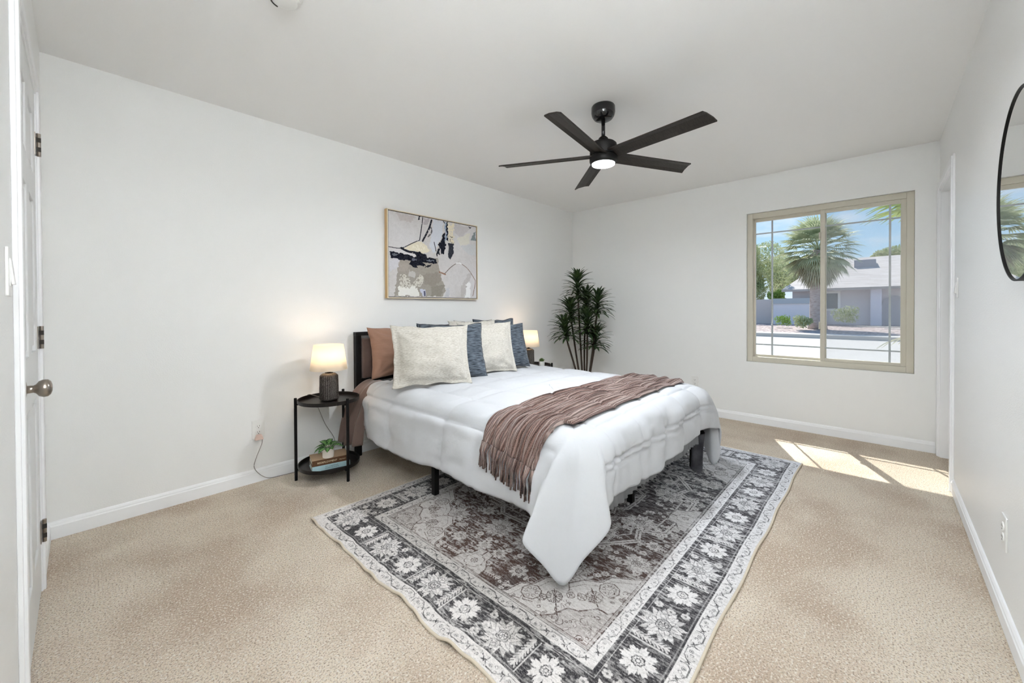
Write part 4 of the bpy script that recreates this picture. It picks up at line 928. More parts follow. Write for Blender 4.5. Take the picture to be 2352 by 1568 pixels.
def pillow(name, label, wd, ht, th, m, loc, tilt, yaw, roll=0, flange=0, seed=0, piping=None, group=None, wr=1.0, slump=0.0, fm=None):
    """stands on its lower edge at loc; tilt leans the top towards +y"""
    t_ = thing(name, label, 'pillow', loc, group); t_.rotation_euler = (-tilt, roll, yaw)
    n = 46; g = [-1 + 2 * i / n for i in range(n + 1)]
    def pt(u, v, side):
        cu = 1 - .075 * (1 - v * v) ** 1.0; cv = 1 - .085 * (1 - u * u) ** 1.0
        x = wd / 2 * u * cu; z = ht / 2 * v * cv
        k = 1 - flange; a, c_ = abs(u) / k, abs(v) / k
        h = 0 if (a >= 1 or c_ >= 1) else ((1 - a ** 2.4) * (1 - c_ ** 2.4)) ** .55
        h *= 1 - .16 * v                                   # heavier below
        y = side * (.0025 + th / 2 * h)
        w_ = noise.noise(Vector((u * 2.1 + seed * 3.7, v * 2.1, seed + side))) * .016 + noise.noise(Vector((u * 5 + seed, v * 5, side + seed))) * .007
        # creases that run in from the corners and pleat the lower edge
        cr_ = 0
        for (cu_, cv_) in ((-1, -1), (1, -1), (-1, 1), (1, 1)):
            dx, dy = u - cu_, v - cv_; r = math.hypot(dx, dy); an = math.atan2(dy * cv_, dx * cu_); cr_ += .007 * math.sin(an * 11 + seed) * math.exp(-((r - .45) / .28) ** 2)
        cr_ += .011 * math.exp(-((v + .8) / .22) ** 2) * math.sin(u * 12 + seed * 2) * abs(math.sin(u * 2.3 + seed))
        y += side * wr * (w_ + cr_) * min(1, h * 1.6 + .0)
        z += slump * (-.02) * (1 - u * u) * (v > 0) * v
        edge = max(abs(u), abs(v)); bend = .012 * noise.noise(Vector((u * 3 + seed, v * 3, 7))) * edge ** 6
        return (x + bend, y + bend * 1.2, z + ht / 2 + bend)
    bm = B(); V = {}
    for s in (-1, 1):
        for i, u in enumerate(g):
            for j, v in enumerate(g): V[s, i, j] = bm.verts.new(pt(u, v, s))
        for i in range(n):
            for j in range(n):
                q_ = (V[s, i, j], V[s, i + 1, j], V[s, i + 1, j + 1], V[s, i, j + 1]); bm.faces.new(q_ if s < 0 else q_[::-1])
    ring = [(i, 0) for i in range(n)] + [(n, j) for j in range(n)] + [(i, n) for i in range(n, 0, -1)] + [(0, j) for j in range(n, 0, -1)]
    for a, c_ in zip(ring, ring[1:] + ring[:1]): bm.faces.new((V[-1, a[0], a[1]], V[1, a[0], a[1]], V[1, c_[0], c_[1]], V[-1, c_[0], c_[1]]))
    pc = [V[-1, a[0], a[1]].co.copy() + Vector((0, .0025, 0)) for a in ring]; pc.append(pc[0].copy())
    obj('cover', bm, m, t_, smooth=True, world=False)
    if piping:
        bm = B(); tube(bm, pc, .0045, 6); obj('piping', bm, piping, t_, smooth=True, world=False)
    if flange and fm:
        k = 1 - flange; bm = B()
        pts = [pt(u, v, -1) for (u, v) in [(-k + 2 * k * i / 24, -k) for i in range(24)] + [(k, -k + 2 * k * i / 24) for i in range(24)] + [(k - 2 * k * i / 24, k) for i in range(24)] + [(-k, k - 2 * k * i / 24) for i in range(25)]]
        tube(bm, [(p[0], p[1] - .001, p[2]) for p in pts], .0015, 5); obj('flange_seam', bm, fm, t_, smooth=True, world=False)
    return t_
R = math.radians
pillow('bed_pillow', 'brown sleeping pillow against the headboard beside the left bedside lamp', .62, .40, .16, M['brownp'], (-2.735, -.255, .618), R(12), R(-4), seed=1, flange=.0)
pillow('throw_pillow', 'slate blue cushion of the back row, its corner rising above the largest cream cushion', .47, .42, .13, M['blue'], (-2.47, -.43, .622), R(13), R(-6), seed=3, piping=M['bluep'])
pillow('throw_pillow', 'cream cushion of the back row between the two halves of the bed', .47, .44, .13, M['cream'], (-2.23, -.535, .622), R(13), R(-12), seed=4, flange=.1)
pillow('throw_pillow', 'slate blue cushion of the back row, corner poking up behind the second cream cushion', .47, .44, .13, M['blue'], (-1.90, -.47, .622), R(12), R(-8), seed=5, piping=M['bluep'])
pillow('throw_pillow', 'white cushion of the back row at its right end', .46, .43, .12, M['white_sham'], (-1.98, -.27, .622), R(10), R(-4), seed=6, flange=.08)
pillow('throw_pillow', 'largest cream ribbed cushion with wide flange, leftmost of the front row', .56, .43, .15, M['cream'], (-2.898, -.820, .622), R(15), R(-21), seed=7, flange=.13, fm=M['white_sham'], roll=R(1))
pillow('throw_pillow', 'slate blue slub cushion between the two front cream cushions', .50, .43, .14, M['blue'], (-2.632, -.745, .622), R(16), R(-19), seed=8, piping=M['bluep'])
pillow('throw_pillow', 'cream ribbed cushion in front between two slate blue ones', .50, .43, .14, M['cream'], (-2.285, -.750, .624), R(15), R(-17), seed=9, flange=.09)
pillow('throw_pillow', 'slate blue slub cushion at the right end of the front row', .46, .41, .15, M['blue'], (-1.990, -.675, .624), R(17), R(-14), seed=10)

# ------------------------------------------------------------------ nightstand, lamp (built left, then copied right)
def nightstand(cx_, cy_, label):
    t_ = thing('nightstand', label, 'side table', (cx_, cy_, 0), 'nightstands either side of the bed')
    R0, RL = .195, .207
    for z, nm in ((.525, 'tray_top'), (.085, 'tray_shelf')):
        bm = B(); lathe(bm, [(.001, z - .004), (R0 - .004, z - .004), (R0 - .002, z + .016), (R0 + .002, z + .016), (R0 + .001, z - .008), (.001, z - .009)], (cx_, cy_, 0), 72, cap=False); obj(nm, bm, M['tray'], t_, smooth=False, bevel=0)
        for a in (160, 280, 40):
            bm = B(); a = R(a); tube(bm, [(cx_ + .10 * math.cos(a), cy_ + .10 * math.sin(a), z - .014), (cx_ + RL * math.cos(a), cy_ + RL * math.sin(a), z - .014)], .006, 6); obj('tray_support', bm, M['black'], t_)
    for a in (160, 280, 40):
        a = R(a); bm = B(); lathe(bm, [(.0095, 0), (.0095, .553), (.008, .556)], (cx_ + RL * math.cos(a), cy_ + RL * math.sin(a), 0), 14); obj('leg', bm, M['black'], t_, smooth=False)
    return t_
ns = nightstand(-3.37, -.25, 'round two-tier black metal nightstand left of the bed')
ns2 = copytree(ns); ns2.location = (-1.180, -.275, 0); tag(ns2, 'round black nightstand right of the bed, mostly hidden by cushions')
ns2.rotation_euler.z = R(25)
shade_m = mat('linen_shade', (.92, .87, .78), .9, trans=.6, spec=.05, bump=(200, .2), stretch=(.3, .3, 3))
knit_m = mat('bronze_braided_base', (.022, .018, .016), .38, .2, spec=.35, var=(220, (.15, .13, .115)))
bulb_m = bpy.data.materials.new('lit_bulb'); bulb_m.use_nodes = True; q = bulb_m.node_tree; q.nodes.remove(q.nodes['Principled BSDF']); en = N(q, 'ShaderNodeEmission'); en.inputs[0].default_value = (1, .72, .42, 1); en.inputs[1].default_value = 12; q.links.new(en.outputs[0], q.nodes['Material Output'].inputs[0])
def lamp(cx_, cy_, label):
    z0 = .522; t_ = thing('bedside_lamp', label, 'table lamp', (cx_, cy_, z0), 'bedside lamps')
    c_ = (cx_, cy_, 0); nr = 26
    def dz(a, h):
        s = a * nr / (2 * PI); f = s - math.floor(s); rib = abs(math.sin(PI * s)) * .0035
        ch = .0018 * math.sin((h - z0) * 620 + (5 if f < .5 else -5) * abs(f - .5) * 2)
        return (rib + ch) if .012 < h - z0 < .178 else 0
    prof = [(.050, z0 + .001), (.055, z0 + .004)] + [(.0585 - .0035 * k / 66, z0 + .006 + .160 * k / 66) for k in range(67)] + [(.053, z0 + .172), (.049, z0 + .180), (.040, z0 + .186), (.026, z0 + .188)]
    bm = B(); lathe(bm, prof, c_, 208, disp=dz); obj('base', bm, knit_m, t_, smooth=True)
    bm = B(); lathe(bm, [(.026, z0 + .187), (.026, z0 + .191), (.012, z0 + .192), (.011, z0 + .215), (.013, z0 + .216), (.013, z0 + .245)], c_, 24); obj('neck', bm, M['black'], t_, smooth=False)
    s0, s1 = z0 + .212, z0 + .385
    bm = B(); lathe(bm, [(.121, s0), (.096, s1), (.0945, s1), (.1195, s0), (.121, s0)], c_, 64, cap=False); obj('lamp_shade', bm, shade_m, t_, smooth=True)
    bm = B(); lathe(bm, [(.001, z0 + .245), (.014, z0 + .252), (.026, z0 + .275), (.029, z0 + .292), (.022, z0 + .312), (.001, z0 + .320)], c_, 20, cap=False); obj('bulb', bm, bulb_m, t_, smooth=True)
    l_ = bpy.data.lights.new('bulb_light', 'POINT'); l_.energy = LAMP_W; l_.color = (1, .73, .50); l_.shadow_soft_size = .032
    lo_ = bpy.data.objects.new('bulb_light', l_); COL.objects.link(lo_); lo_.parent = t_; lo_.location = (0, 0, .345)
    return t_
lp = lamp(-3.37, -.25, 'lit bedside lamp with cream shade and braided base left of the bed')
lp2 = copytree(lp); lp2.location = (-1.205, -.235, .522); tag(lp2, 'lit bedside lamp right of the bed, half hidden behind the blue cushion')
b = B(); tube(b, spline([(-3.40, -.19, .535), (-3.44, -.075, .546), (-3.43, -.035, .50), (-3.37, -.03, .449), (-3.31, -.03, .30), (-3.24, -.03, .16), (-3.28, -.028, .06), (-3.45, -.03, .008), (-3.60, -.032, .006), (-3.70, -.03, .02), (-3.768, -.03, .10), (-3.758, -.03, .17), (-3.728, -.034, .25), (-3.722, -.034, .29)], 8), .0022, 6)
obj('cord', b, M['cord'], lp, smooth=True)
b = B(); box(b, -3.765, -3.715, -.040, -.010, .285, .318); vs_ = list(b.verts)
for v in vs_:
    if v.co.z > .30: v.co.x = -3.740 + (v.co.x + 3.740) * .6
obj('plug', b, M['plug'], lp, bevel=.003)
# books and little plant on the shelf
def book(label, L_, D_, z, h, cov, ang, c0, page):
    t_ = thing('book', label, 'book', (c0[0], c0[1], z)); t_.rotation_euler.z = ang
    bm = B(); th = .0025; box(bm, 0, L_, 0, .004, 0, h); box(bm, 0, L_, .004, D_, 0, th); box(bm, 0, L_, .004, D_, h - th, h); obj('cover', bm, cov, t_, world=False, bevel=.0008)
    bm = B(); box(bm, .004, L_ - .004, .004, D_ - .004, th, h - th); obj('pages', bm, page, t_, world=False)
    return t_
page = mat('paper', (.72, .66, .56), .9, stretch=(1, 1, 60), var=(30, (.60, .54, .45)))
ang = math.atan2(-.389 + .339, -3.311 + 3.523); c0 = (-3.520, -.339)
bk1 = book('light blue hardback poetry book, under the brown book on the shelf', .235, .150, .0815, .034, mat('pale_blue_cover', (.42, .60, .64), .5), ang, c0, page)
bk2 = book('thick brown hardback under the small potted plant', .230, .145, .1165, .038, mat('brown_cover', (.115, .055, .026), .5, var=(60, (.10, .045, .02))), ang, (c0[0], c0[1] + .002), page)
b = B(); box(b, .0, .230, .001, .145, .0381, .0386); obj('top_board', b, mat('tan_board', (.50, .35, .22), .6), bk2, world=False)
cream_ink = mat('cream_lettering', (.80, .68, .46), .5); dark_ink = mat('grey_lettering', (.10, .14, .16), .5)
def btext(nm, body, size, m, bk, x, z, sx=1.0):
    t_ = text(nm, body, size, m, bk, (0, 0, 0), (R(90), 0, 0), sx=sx); t_.location = (x, -.0006, z); return t_
btext('title', 'REDEPLOYMENT', .0165, cream_ink, bk2, .092, .018, 1.0); btext('author', 'PHIL KLAY', .0095, cream_ink, bk2, .187, .018, .9)
btext('author', 'E. E. CUMMINGS', .0115, dark_ink, bk1, .120, .0225, .95); btext('title', 'COMPLETE POEMS', .0095, dark_ink, bk1, .120, .0105, 1.1)
# potted plant with variegated leaves
pc = Vector((-3.412, -.330, .1555))
t = thing('potted_plant', 'small plant with striped green leaves in a white pot on the books', 'plant', pc)
b = B(); lathe(b, [(.033, 0), (.036, .003), (.0375, .066), (.0375, .068), (.034, .068), (.033, .058), (.001, .057)], pc, 40, cap=False); obj('pot', b, M['potw'], t, smooth=False)
b = B(); lathe(b, [(.001, .0605), (.033, .0600), (.033, .056)], pc, 24, cap=False); obj('soil', b, M['soil'], t)
def varleaf():
    m = mat('variegated_leaf', (.010, .05, .014), .35, spec=.4); t_ = m.node_tree; b_ = t_.nodes['Principled BSDF']
    a = N(t_, 'ShaderNodeAttribute'); a.attribute_name = 'print'; t_.links.new(a.outputs['Color'], b_.inputs['Base Color']); return m
M['vleaf'] = varleaf()
def vleaf(base, az, el, l, wd, parent):
    nx, ny = 22, 11; P = np.zeros((nx, ny, 3)); C = np.zeros((nx, ny, 3)); p = np.array(base, float)
    d0 = np.array((math.cos(az), math.sin(az), 0)); s_ = np.array((-math.sin(az), math.cos(az), 0)); a = el; cen = []
    for i in range(nx):
        cen.append(p.copy()); st_ = l / (nx - 1); p = p + (d0 * math.cos(a) + np.array((0, 0, 1)) * math.sin(a)) * st_; a -= 1.5 / nx
    for i in range(nx):
        u = i / (nx - 1); st0 = .18; q_ = max(0, (u - st0) / (1 - st0)); w_ = wd * (math.sin(PI * q_ ** .8) ** .8 if q_ > 0 else .03) + .0006
        for j in range(ny):
            v = -1 + 2 * j / (ny - 1); P[i, j] = cen[i] + s_ * v * w_ + np.array((0, 0, .25 * abs(v) * w_))
            rib = (math.sin(q_ * 34 - abs(v) * 5) > .1) and abs(v) < .72 and q_ > .05 or abs(v) < .12
            C[i, j] = (.20, .42, .12) if rib else (.008, .045, .012)
            if q_ == 0: C[i, j] = (.45, .5, .35)
    o = plane_colored('leaf', P, C, M['vleaf'], parent, tuple(rootloc(parent)))
    o.modifiers.new('s', 'SOLIDIFY').thickness = .0007
fr = Vector(RT); bk_ = Vector((-FW[0], -FW[1], 0))
va = math.atan2(RT[1], RT[0])
for az, el, l, wd in ((0.45, .55, .095, .020), (0.1, .75, .088, .018), (.9, .9, .080, .017), (1.7, 1.15, .082, .016), (2.6, 1.0, .090, .019), (3.2, .65, .085, .017), (3.7, .45, .085, .017), (4.3, .5, .078, .016), (5.0, .55, .062, .015), (5.6, .7, .05, .013)):
    vleaf(pc + Vector((.004 * math.cos(az), .004 * math.sin(az), .060)), va + az, el, l * 1.12, wd * 1.25, t)
# succulent on the right nightstand
pc = Vector((-1.120, -.350, .523))
t = thing('potted_succulent', 'tiny spiky succulent in a white cup on the right nightstand', 'plant', pc)
b = B(); lathe(b, [(.026, 0), (.030, .002), (.033, .050), (.030, .050), (.029, .044), (.001, .043)], pc, 32, cap=False); obj('pot', b, M['plastic'], t, smooth=False)
b = B()
for k in range(26):
    az = k * 2.4; el = .35 + k * .045; l = .038; d = Vector((math.cos(az) * math.cos(el), math.sin(az) * math.cos(el), math.sin(el))); p0 = pc + Vector((0, 0, .042))
    tube(b, [p0, p0 + d * l * .4, p0 + d * l * .8 + Vector((0, 0, .004)), p0 + d * l + Vector((0, 0, .007))], [.003, .0055, .003, .0004], 6)
obj('leaves', b, mat('succulent_green', (.07, .12, .03), .5), t, smooth=True)

# ------------------------------------------------------------------ tall dracaena in the corner
def dracaena():
    base = Vector((-.50, -.50, 0))
    t_ = thing('dracaena_plant', 'tall dark green dracaena in the corner behind the bed', 'plant', base)
    bm = B(); lathe(bm, [(.085, 0), (.115, .20), (.118, .205), (.108, .205), (.100, .185), (.001, .18)], base, 40, cap=False); obj('pot', bm, M['black'], t_, smooth=False)
    bm = B(); lathe(bm, [(.001, .192), (.102, .190)], base, 24, cap=False); obj('soil', bm, M['soil'], t_)
    # heads : (photo column, row of head centre, depth shift away from the viewer, head length)
    heads = [(1327, 664, .02, .40), (1346, 697, .10, .30), (1372, 703, -.06, .32), (1311, 722, .06, .30), (1349, 747, -.12, .30), (1299, 762, -.05, .28), (1366, 783, -.02, .28)]
    vd = Vector((FW[0], FW[1], 0)).normalized(); rt = Vector((RT[0], RT[1], 0)).normalized()
    r_ = random.Random(11)
    for k, (px, py, dd, hl) in enumerate(heads):
        # meet the vertical plane through the plant that faces the room's far corner
        d = Vector(FW) + Vector(RT) * (px - 1176) / 917.93 + Vector(UP) * (715.13 - py) / 917.93
        o_ = Vector(CAM); tt = ((base + vd * dd) - o_).dot(vd) / d.dot(vd); c_ = o_ + d * tt
        top_ = c_ + Vector((0, 0, hl * .34)); bot = c_ - Vector((0, 0, hl * .36))
        lean = rt * (c_ - base).dot(rt) * .18; top_ += lean * .4; bot -= lean * .4
        root_ = base + (bot - base) * Vector((.22, .22, 0)) ; root_.z = .19
        bm = B(); pts = spline([root_, root_.lerp(bot, .5) + Vector((r_.uniform(-.01, .01), r_.uniform(-.01, .01), 0)), bot, c_, top_], 6); tube(bm, pts, [.011] * 12 + [.008] * (len(pts) - 12), 8); s_ = obj('stem', bm, M['stem'], t_, smooth=True)
        bm = B(); nl = 76
        for i in range(nl):
            f = i / nl; p = bot.lerp(top_, f); az = i * 2.39996 + k; l = (.225 + r_.uniform(-.025, .025)) * (1 - .35 * max(0, f - .75) / .25); el = R(26 + 52 * f ** 2 + r_.uniform(-8, 8)); wd = .0150
            d0 = Vector((math.cos(az), math.sin(az), 0)); sd = Vector((-math.sin(az), math.cos(az), 0)); a = el; q_ = p.copy(); rows = []; n = 9; drop = R(82 - 40 * f)
            for j in range(n + 1):
                u = j / n; w_ = wd * (math.sin(PI * min(1, (u * .86 + .14))) ** .6) if u < 1 else .0004
                rows.append((q_ - sd * w_, q_ + Vector((0, 0, -.15 * w_)), q_ + sd * w_)); q_ = q_ + (d0 * math.cos(a) + Vector((0, 0, math.sin(a)))) * (l / n); a -= drop / n
                if q_.x > -.012: q_.x = -.012
                if q_.y > -.012: q_.y = -.012
            vv = [[bm.verts.new(x) for x in rw] for rw in rows]
            for a_, c2 in zip(vv, vv[1:]):
                for m_i in (0, 1): bm.faces.new((a_[m_i], a_[m_i + 1], c2[m_i + 1], c2[m_i]))
        o = obj('leaf_crown', bm, M['leaf'], t_, smooth=True); o.modifiers.new('s', 'SOLIDIFY').thickness = .0012
        bm = B()
        for i in range(7):
            az = i * .9; d0 = Vector((math.cos(az) * .3, math.sin(az) * .3, 1)).normalized(); sd = Vector((-math.sin(az), math.cos(az), 0)); p = top_.copy()
            rows = [(p + d0 * (.085 * u) - sd * .006 * math.sin(PI * min(1, u + .15)), p + d0 * (.085 * u) + sd * .006 * math.sin(PI * min(1, u + .15))) for u in (0, .25, .5, .75, 1)]
            vv = [[bm.verts.new(x) for x in rw] for rw in rows]
            for a_, c2 in zip(vv, vv[1:]): bm.faces.new((a_[0], a_[1], c2[1], c2[0]))
        obj('young_leaves', bm, M['young'], o, smooth=True)
M['young'] = mat('young_leaf', (.13, .24, .05), .5)
dracaena()

# ------------------------------------------------------------------ outside: street, yard, house, palms, trees
M['road'] = mat('pale_asphalt', (.40, .385, .36), .95, bump=(60, .4), var=(3, (.44, .425, .40)))
M['kerb'] = mat('concrete_kerb', (.54, .50, .45), .9, bump=(50, .3))
M['gravel'] = mat('pink_gravel', (.34, .27, .25), .95, var=(5, (.52, .45, .42), .42, .6), var2=(7, (.10, .08, .08), .50, .62), bump=(8, 1), bdist=.03)
M['block'] = mat('grey_stucco', (.74, .73, .77), .9, bump=(30, .3)); M['blockcap'] = mat('grey_cap', (.45, .49, .52), .9); M['brick'] = mat('tan_block', (.62, .56, .53), .9, bump=(15, .6))
M['house'] = mat('lilac_stucco', (.70, .655, .67), .9, bump=(30, .3)); M['roof'] = mat('pale_shingle', (.50, .46, .43), .9, stretch=(1, .4, 5), var=(2.2, (.40, .365, .34), .35, .6), bump=(8, .6), bdist=.03)
M['wtrim'] = mat('house_white', (.92, .90, .86), .6); M['dkglass'] = mat('dark_window', (.18, .20, .21), .1, spec=.6)
M['bark'] = mat('palm_trunk', (.44, .35, .31), .95, bump=(14, 1), stretch=(1, 1, 3), bdist=.03, var=(5, (.56, .48, .44)))
M['pgreen'] = mat('palm_green', (.33, .38, .22), .6, var=(3, (.56, .58, .38)), trans=.25); M['pyellow'] = mat('palm_yellowgreen', (.36, .42, .12), .6, var=(9, (.22, .30, .10)), trans=.35); M['pdead'] = mat('palm_dead', (.56, .53, .40), .8, var=(2, (.44, .45, .34)), trans=.2)
M['tree'] = mat('tree_leaf', (.34, .40, .20), .7, var=(1.5, (.60, .62, .38)), trans=.25); M['tree2'] = mat('tree_leaf_bright', (.20, .33, .06), .7, var=(2, (.35, .48, .14)), trans=.3)
M['eave'] = mat('eave_paint', (.55, .50, .44), .8)
b = B(); box(b, T, .74, -7, 3, 2.44, 2.60); tag(obj('trim_2', b, M['eave']), kind='structure')                 # the roof overhang above the window
b = B(); box(b, T, 18.55, -40, 40, -.55, -.32); top('street', b, M['road'], 'pale sunlit street outside the window', 'street', kind='structure')
b = B(); box(b, 18.5, 18.75, -40, 40, -.40, -.145); box(b, 18.75, 19.55, -40, 40, -.40, -.14); top('kerb', b, M['kerb'], 'concrete kerb along the far side of the street', 'kerb', kind='structure', bevel=.02)
b = B(); vs2 = [b.verts.new(p) for p in ((19.5, -40, -.16), (19.5, 40, -.16), (60, 40, .0), (60, -40, .0))]; b.faces.new(vs2)
yard = top('gravel_yard', b, M['gravel'], 'pinkish gravel yard between the kerb and the house', 'yard', kind='structure')
# yard walls
b = B(); box(b, 30.0, 30.25, .15, 2.74, -.2, 1.72); t = thing('garden_wall', 'grey stucco yard wall left of the big palm', 'wall', (30.1, 1.4, -.15)); obj('panel', b, M['block'], t)
b = B(); box(b, 29.94, 30.31, .12, 2.78, 1.36, 1.74); obj('wall_cap', b, M['blockcap'], t)
b = B(); box(b, 30.6, 30.85, 2.6, 9.0, -.2, 1.70); top('block_wall', b, M['brick'], 'tan block wall at the left edge of the window view', 'wall', (30.7, 5, -.15))
# house
t = thing('neighbour_house', 'single-storey house with pale shingle roof across the street', 'house', (33, -4, -.12))
b = B(); box(b, 31.2, 40, -14, 1.75, -.2, 2.42); hw_ = obj('house_wall', b, M['house'], t)
b = B(); V = [(30.4, 2.30, 2.38), (30.4, -14.5, 2.50), (38.0, -14.5, 5.15), (38.0, .35, 5.02), (30.4, 2.30, 2.22), (30.4, -14.5, 2.34), (38.0, -14.5, 4.99), (38.0, .35, 4.86)]
vv = [b.verts.new(p) for p in V]
for f in ((0, 1, 2, 3), (7, 6, 5, 4), (0, 4, 5, 1), (1, 5, 6, 2), (2, 6, 7, 3), (3, 7, 4, 0)): b.faces.new([vv[i] for i in f])
obj('roof', b, M['roof'], t)
b = B(); box(b, 35.2, 36.2, -2.78, -1.56, 3.9, 4.62); obj('rooftop_unit', b, mat('grey_box', (.36, .35, .38), .8), t)
b = B(); frame(b, 31.12, 31.2, .35, -1.0, .85, 2.20, .14); wf = obj('window_trim', b, M['wtrim'], t)
b = B(); box(b, 31.15, 31.2, -.86, .21, .99, 2.06); obj('window_glass', b, M['dkglass'], wf)
b = B(); box(b, 30.7, 31.25, -3.10, -2.55, -.2, 2.44); obj('entry_pier', b, mat('pier_stucco', (.74, .72, .80), .9), t)
# arched entry: flat panel in a darker colour for the shade of its recess
b = B(); prof = [(-3.10, -.2), (-3.10, 1.2)] + [(-3.72 + .62 * math.cos(a), 1.2 + .62 * math.sin(a)) for a in np.linspace(0, PI, 14)] + [(-4.34, 1.2), (-4.34, -.2)]
lo_ = [b.verts.new((31.10, y, z)) for y, z in prof]; hi_ = [b.verts.new((31.19, y, z)) for y, z in prof]; b.faces.new(lo_); b.faces.new(hi_[::-1])
for i in range(len(prof)): b.faces.new((lo_[i], lo_[(i + 1) % len(prof)], hi_[(i + 1) % len(prof)], hi_[i]))
obj('arched_entry', b, mat('entry_recess_shade', (.44, .43, .46), .9), t)
b = B(); box(b, 28.2, 28.8, -9, -1.9, -.16, -.08); box(b, 26.3, 26.8, -9, -3.2, -.16, -.10); obj('walk_slab', b, M['kerb'], t)
def leafblob(name, label, cat, c_, rad, n, m, size, seed, trunk=None, kind=None):
    t_ = thing(name, label, cat, (c_[0], c_[1], -.15)); r_ = random.Random(seed); bm = B()
    lobes = [(Vector((r_.uniform(-.6, .6) * rad[0], r_.uniform(-.6, .6) * rad[1], r_.uniform(-.5, .6) * rad[2])), r_.uniform(.35, .6)) for _ in range(12)]
    for i in range(n):
        lb, s = lobes[i % 12]; d = Vector((r_.gauss(0, 1), r_.gauss(0, 1), r_.gauss(0, 1))).normalized() * r_.uniform(.55, 1) ** .5
        p = Vector(c_) + lb + Vector((d.x * rad[0] * s, d.y * rad[1] * s, d.z * rad[2] * s)); q_ = Euler((r_.uniform(0, 6), r_.uniform(0, 6), r_.uniform(0, 6))).to_matrix(); s_ = size * r_.uniform(.6, 1.3)
        vv_ = [bm.verts.new(p + q_ @ Vector(v) * s_) for v in ((-.5, 0, 0), (0, -.22, .05), (.5, 0, 0), (0, .22, .05))]; bm.faces.new(vv_)
    obj('foliage', bm, m, t_)
    if trunk:
        bm = B(); tube(bm, [(c_[0], c_[1], -.15), (c_[0] + .1, c_[1] + .1, c_[2] * .5), (c_[0], c_[1], c_[2])], [trunk, trunk * .8, trunk * .4], 8); obj('trunk', bm, M['bark'], t_, smooth=True)
    return t_
def fan_leaf(bm, base, dirv, pet, rad, nb, r_, droop=.5, split=.25):
    """palmate leaf: petiole then a fan of narrow blades"""
    d = Vector(dirv).normalized(); side = d.cross(Vector((0, 0, 1)));
    if side.length < .1: side = Vector((1, 0, 0))
    side.normalize(); up_ = side.cross(d).normalized(); hub = Vector(base) + d * pet + Vector((0, 0, -.06 * pet))
    tube(bm, [base, Vector(base) + d * pet * .5, hub], [.022, .018, .012], 5)
    for k in range(nb):
        a = (k / (nb - 1) - .5) * 2.5; bd = (d * math.cos(a) + side * math.sin(a)).normalized(); sd = (side * math.cos(a) - d * math.sin(a)).normalized(); l = rad * (1 - .22 * abs(a) / 1.25) * r_.uniform(.9, 1.08); w_ = rad * .030
        p = hub.copy(); rows = []
        for j in range(6):
            u = j / 5; ww = w_ * (u / .5 if u < .5 else (1 - u) / .5) + .002; rows.append((p - sd * ww + up_ * .3 * ww, p + sd * ww - up_ * .3 * ww)); p = p + (bd + Vector((0, 0, -droop * (u ** 1.5) * 2.2))).normalized() * (l / 5)
        vv_ = [[bm.verts.new(x) for x in rw] for rw in rows]
        for a_, c2 in zip(vv_, vv_[1:]): bm.faces.new((a_[0], a_[1], c2[1], c2[0]))
def palm_tree(label, x, y, zt, rt_, seed, n_live=44, n_dead=34, scale=1.0):
    t_ = thing('fan_palm', label, 'palm tree', (x, y, -.15)); r_ = random.Random(seed)
    bm = B(); lathe(bm, [(rt_ * 1.25, -.2), (rt_ * 1.05, .3), (rt_, 1.0), (rt_ * .95, zt - .3), (rt_ * .7, zt)], (x, y, 0), 20, disp=lambda a, h: .02 * math.sin(h * 17 + a * 3)); obj('trunk', bm, M['bark'], t_, smooth=True)
    bm = B()
    for k in range(n_live):
        az = k * 2.39996; el = R(78 - 125 * (k / n_live)); fan_leaf(bm, (x, y, zt + .05), (math.cos(az) * math.cos(el), math.sin(az) * math.cos(el), math.sin(el)), .85 * scale, .95 * scale, 22, r_, droop=.45)
    obj('crown', bm, M['pgreen'], t_)
    bm = B()
    for k in range(n_dead):
        az = k * 2.39996 + .5; el = R(-12 - 62 * (k / n_dead)); fan_leaf(bm, (x, y, zt - .15 - .5 * k / n_dead), (math.cos(az) * math.cos(el), math.sin(az) * math.cos(el), math.sin(el)), .55 * scale, .85 * scale, 14, r_, droop=.9)
    obj('dead_skirt', bm, M['pdead'], t_)
palm_tree('large fan palm with shaggy skirt in the yard across the street', 24, -.42, 4.35, .38, 3, 64, 64, 1.25)
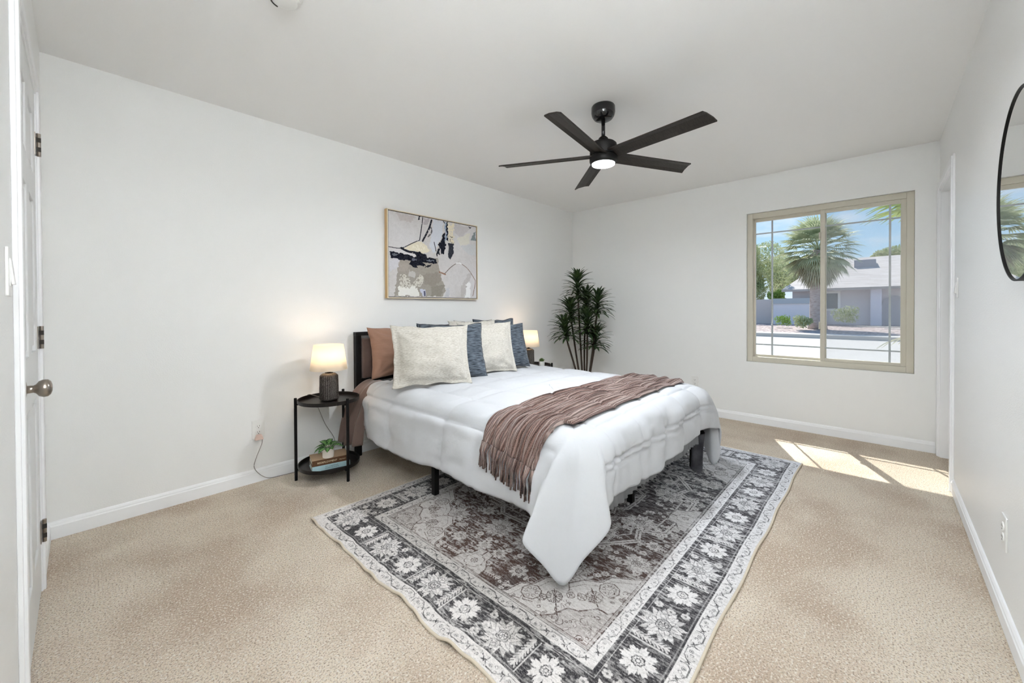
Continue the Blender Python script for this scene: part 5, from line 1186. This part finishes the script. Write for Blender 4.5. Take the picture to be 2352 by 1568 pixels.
# fronds of a nearer palm just outside the right side of the window
t = thing('near_palm', 'yellow-green palm fronds hanging into the window view at upper right', 'palm tree', (3.4, -4.20, -.32)); r_ = random.Random(9)
b = B(); lathe(b, [(.20, -.35), (.16, .4), (.14, 1.6), (.10, 2.5)], (3.4, -4.20, 0), 16); obj('trunk', b, M['bark'], t, smooth=True)
b = B()
for az, el in ((75, 30), (95, 12), (110, 35), (60, 8), (130, 15), (150, 30), (180, 20), (210, 25), (240, 15), (280, 25), (320, 20), (20, 25), (90, 60), (200, 60), (300, 60)):
    a, e_ = R(az), R(el); fan_leaf(b, (3.4, -4.20, 2.5), (math.cos(a) * math.cos(e_), math.sin(a) * math.cos(e_), math.sin(e_)), .75, .80, 20, r_, droop=.35)
obj('crown', b, M['pyellow'], t)
b = B()
for az, z, el in ((80, 1.0, -15), (100, .75, -25), (60, .7, -35), (140, .8, -30)):
    a, e_ = R(az), R(el); fan_leaf(b, (3.4, -4.20, z), (math.cos(a) * math.cos(e_), math.sin(a) * math.cos(e_), math.sin(e_)), .75, .6, 14, r_, droop=.4)
obj('low_fronds', b, M['pdead'], t)
leafblob('shade_tree', 'large pale green tree at the left edge of the window view', 'tree', (33.5, 5.0, 3.7), (2.4, 2.6, 3.0), 26000, M['tree'], .17, 1, .16)
leafblob('shade_tree', 'rounded tree between the big palm and the left edge tree', 'tree', (44.0, 4.3, 4.3), (1.9, 1.5, 2.3), 11000, M['tree'], .20, 2, .10)
leafblob('hedge_bush', 'bright green bush rising above the tan block wall', 'bush', (32.5, 3.0, 1.95), (.55, .62, .5), 2500, M['tree2'], .12, 3)
leafblob('roof_tree', 'dark tree showing above the house roof at right', 'tree', (46, -3.9, 5.75), (1.2, 1.9, .8), 3500, M['tree'], .24, 4, .14)
leafblob('low_shrub', 'small green shrub in the gravel before the grey wall', 'shrub', (24.6, 1.32, .30), (.30, .42, .32), 700, M['tree2'], .10, 5)
leafblob('low_shrub', 'spiky shrub at the foot of the big palm', 'shrub', (22.7, .05, .28), (.35, .55, .42), 900, M['tree'], .12, 6)
leafblob('low_shrub', 'dull green shrub in front of the house wall seen through the screen', 'shrub', (28.6, -1.35, .65), (.5, .75, .65), 900, M['tree'], .13, 7)
